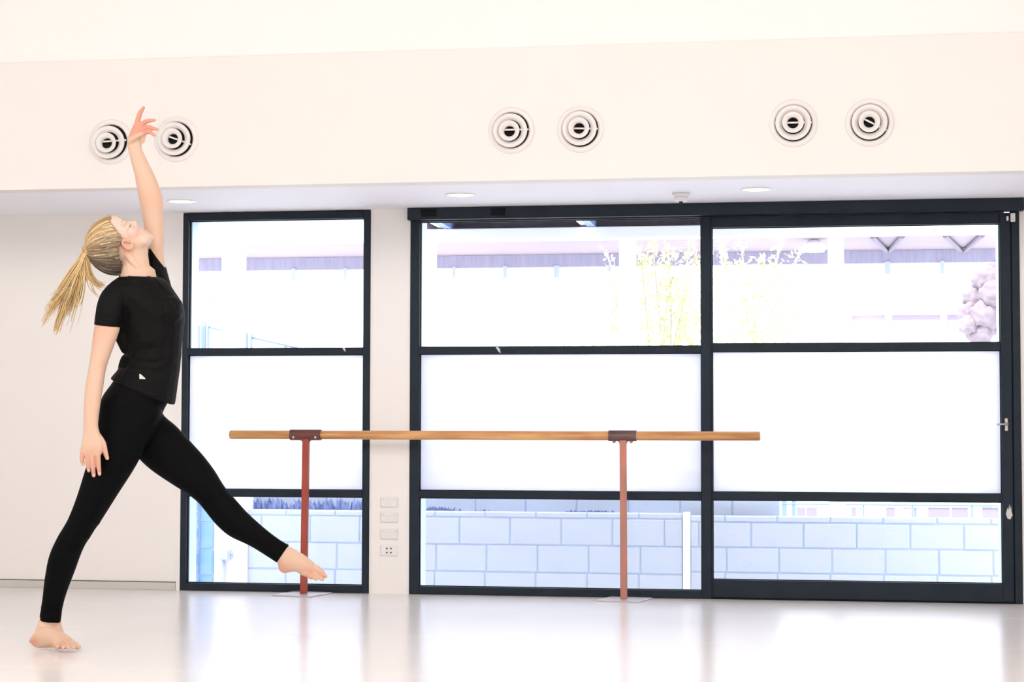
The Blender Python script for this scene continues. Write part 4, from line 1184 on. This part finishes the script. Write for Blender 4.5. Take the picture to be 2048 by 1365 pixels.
# locks: (count, control 1, control 2, tip, spread of tip, spread of middle)
LOCKS = [(46, (160, 515), (140, 575), (113, 662), 5, 7), (40, (157, 516), (136, 572), (98, 620), 7, 8), (16, (155, 518), (128, 590), (86, 645), 5, 6), (44, (163, 520), (152, 570), (130, 622), 8, 8), (40, (166, 520), (160, 565), (150, 606), 8, 6), (24, (168, 520), (163, 560), (140, 640), 12, 8),
         (38, (172, 525), (172, 566), (206, 573), 3.5, 5), (4, (172, 535), (176, 590), (199, 592), 4, 6), (3, (172, 540), (178, 610), (152, 618), 5, 4), (40, (161, 518), (146, 570), (120, 600), 10, 8)]
PC = [(0.62, 0.42, 0.18), (0.72, 0.52, 0.25), (0.55, 0.36, 0.15), (0.78, 0.60, 0.33), (0.44, 0.28, 0.12)]
for cnt, c1, c2, tip, st_, sm_ in LOCKS:
    for i in range(cnt):
        j = rnd.gauss(0, 3.0); dj = rnd.gauss(0, .009)
        p0 = (174+rnd.gauss(0, 3.2), 503+rnd.gauss(0, 3.2))
        e = rnd.gauss(0, 1)
        p1 = (c1[0]+e*3.0, c1[1]+rnd.gauss(0, 2)); p2 = (c2[0]+e*sm_*0.9, c2[1]+rnd.gauss(0, 4)); p3 = (tip[0]+e*st_*0.6+rnd.gauss(0, st_*0.5), tip[1]+rnd.gauss(0, st_*1.2))
        dt = rnd.gauss(0, .022)
        if tip[0] > 195: dt = 0.03+rnd.gauss(0, .008)
        pts = []
        for k in range(13):
            t = k/12; q = 1-t
            x = q**3*p0[0]+3*q*q*t*p1[0]+3*q*t*t*p2[0]+t**3*p3[0]
            y = q**3*p0[1]+3*q*q*t*p1[1]+3*q*t*t*p2[1]+t**3*p3[1]
            x += 1.2*math.sin(t*7+j)*t
            pts.append(P(x, y, HD+dj*(1-t)+dt*t))
        c = rnd.choice(PC)
        cl = tuple(min(0.85, v*1.15) for v in c)
        strand(pt, lay, pts, rnd.uniform(1.1, 2.2)*PX, 0.35*PX, c, cl, 4)
pobj('ponytail', pt, m_hair, label='long loose blond ponytail flying behind the back')
# --- lashes, brows and shadow specks in the ear
m_lash = mat('lash_brown', (0.10, 0.055, 0.035), 0.6)
m_brow = mat('brow_brown', (0.42, 0.26, 0.16), 0.7)
for sg in (1, -1):
    q = BM()
    for i in range(9):
        t = i/8
        x0_, y0_ = hpx(36.6-5.5*t*t, 15.0+0.6*math.sin(3.1*t)); s0 = (8+13*t)
        x1_, y1_ = hpx(38.6-4.2*t*t, 13.0); s1 = s0+2.2*t
        cyl(q, P(x0_, y0_, HD+sg*(s0)*PX), P(x1_, y1_, HD+sg*(s1)*PX), 0.0011, 0.0005, 5)
    pobj('eyelashes', q, m_lash, smooth=False)
    q = BM()
    K = [(41.4, 30.0, 6.0), (40.8, 32.0, 12), (38.4, 33.0, 18), (34.0, 32.0, 24)]
    for (f0_, u0_, s0), (f1_, u1_, s1) in zip(K, K[1:]):
        cyl(q, H(f0_, u0_, sg*s0), H(f1_, u1_, sg*s1), 0.0023, 0.0021, 6)
    pobj('eyebrow', q, m_brow, smooth=True)
for x, y in ((249.5, 485.0), (252.8, 486.6), (256.2, 486.8), (259.4, 486.4)):
    q = BM(); bmesh.ops.create_icosphere(q, subdivisions=1, radius=0.0022)
    bmesh.ops.translate(q, vec=P(x, y, HD+41.0*PX), verts=q.verts[:])
    pobj('ear_shadow_speck', q, m_lash)  # dark bead standing in for a shadow speck, not jewellery
# --- nails on the visible hands and the standing foot
m_nail = mat('nail', (0.76, 0.50, 0.42), 0.25)
for x, y, d, r in ((166.2, 928.5, .192, 2.6), (177.8, 941, .194, 2.8), (187.8, 951, .199, 3.0), (199.0, 948, .198, 3.0), (214.5, 917, .182, 2.8),
                   (126.6, 1296.4, .150, 3.0), (137, 1296.2, .152, 3.0), (147.6, 1296.0, .146, 3.0)):
    q = BM(); bmesh.ops.create_icosphere(q, subdivisions=2, radius=1.0)
    c = P(x, y, d)
    for v in q.verts: v.co = c+RGT*v.co.x*r*0.85*PX+UPV*v.co.y*r*1.05*PX+TOW*v.co.z*0.8*PX
    pobj('nail', q, m_nail)
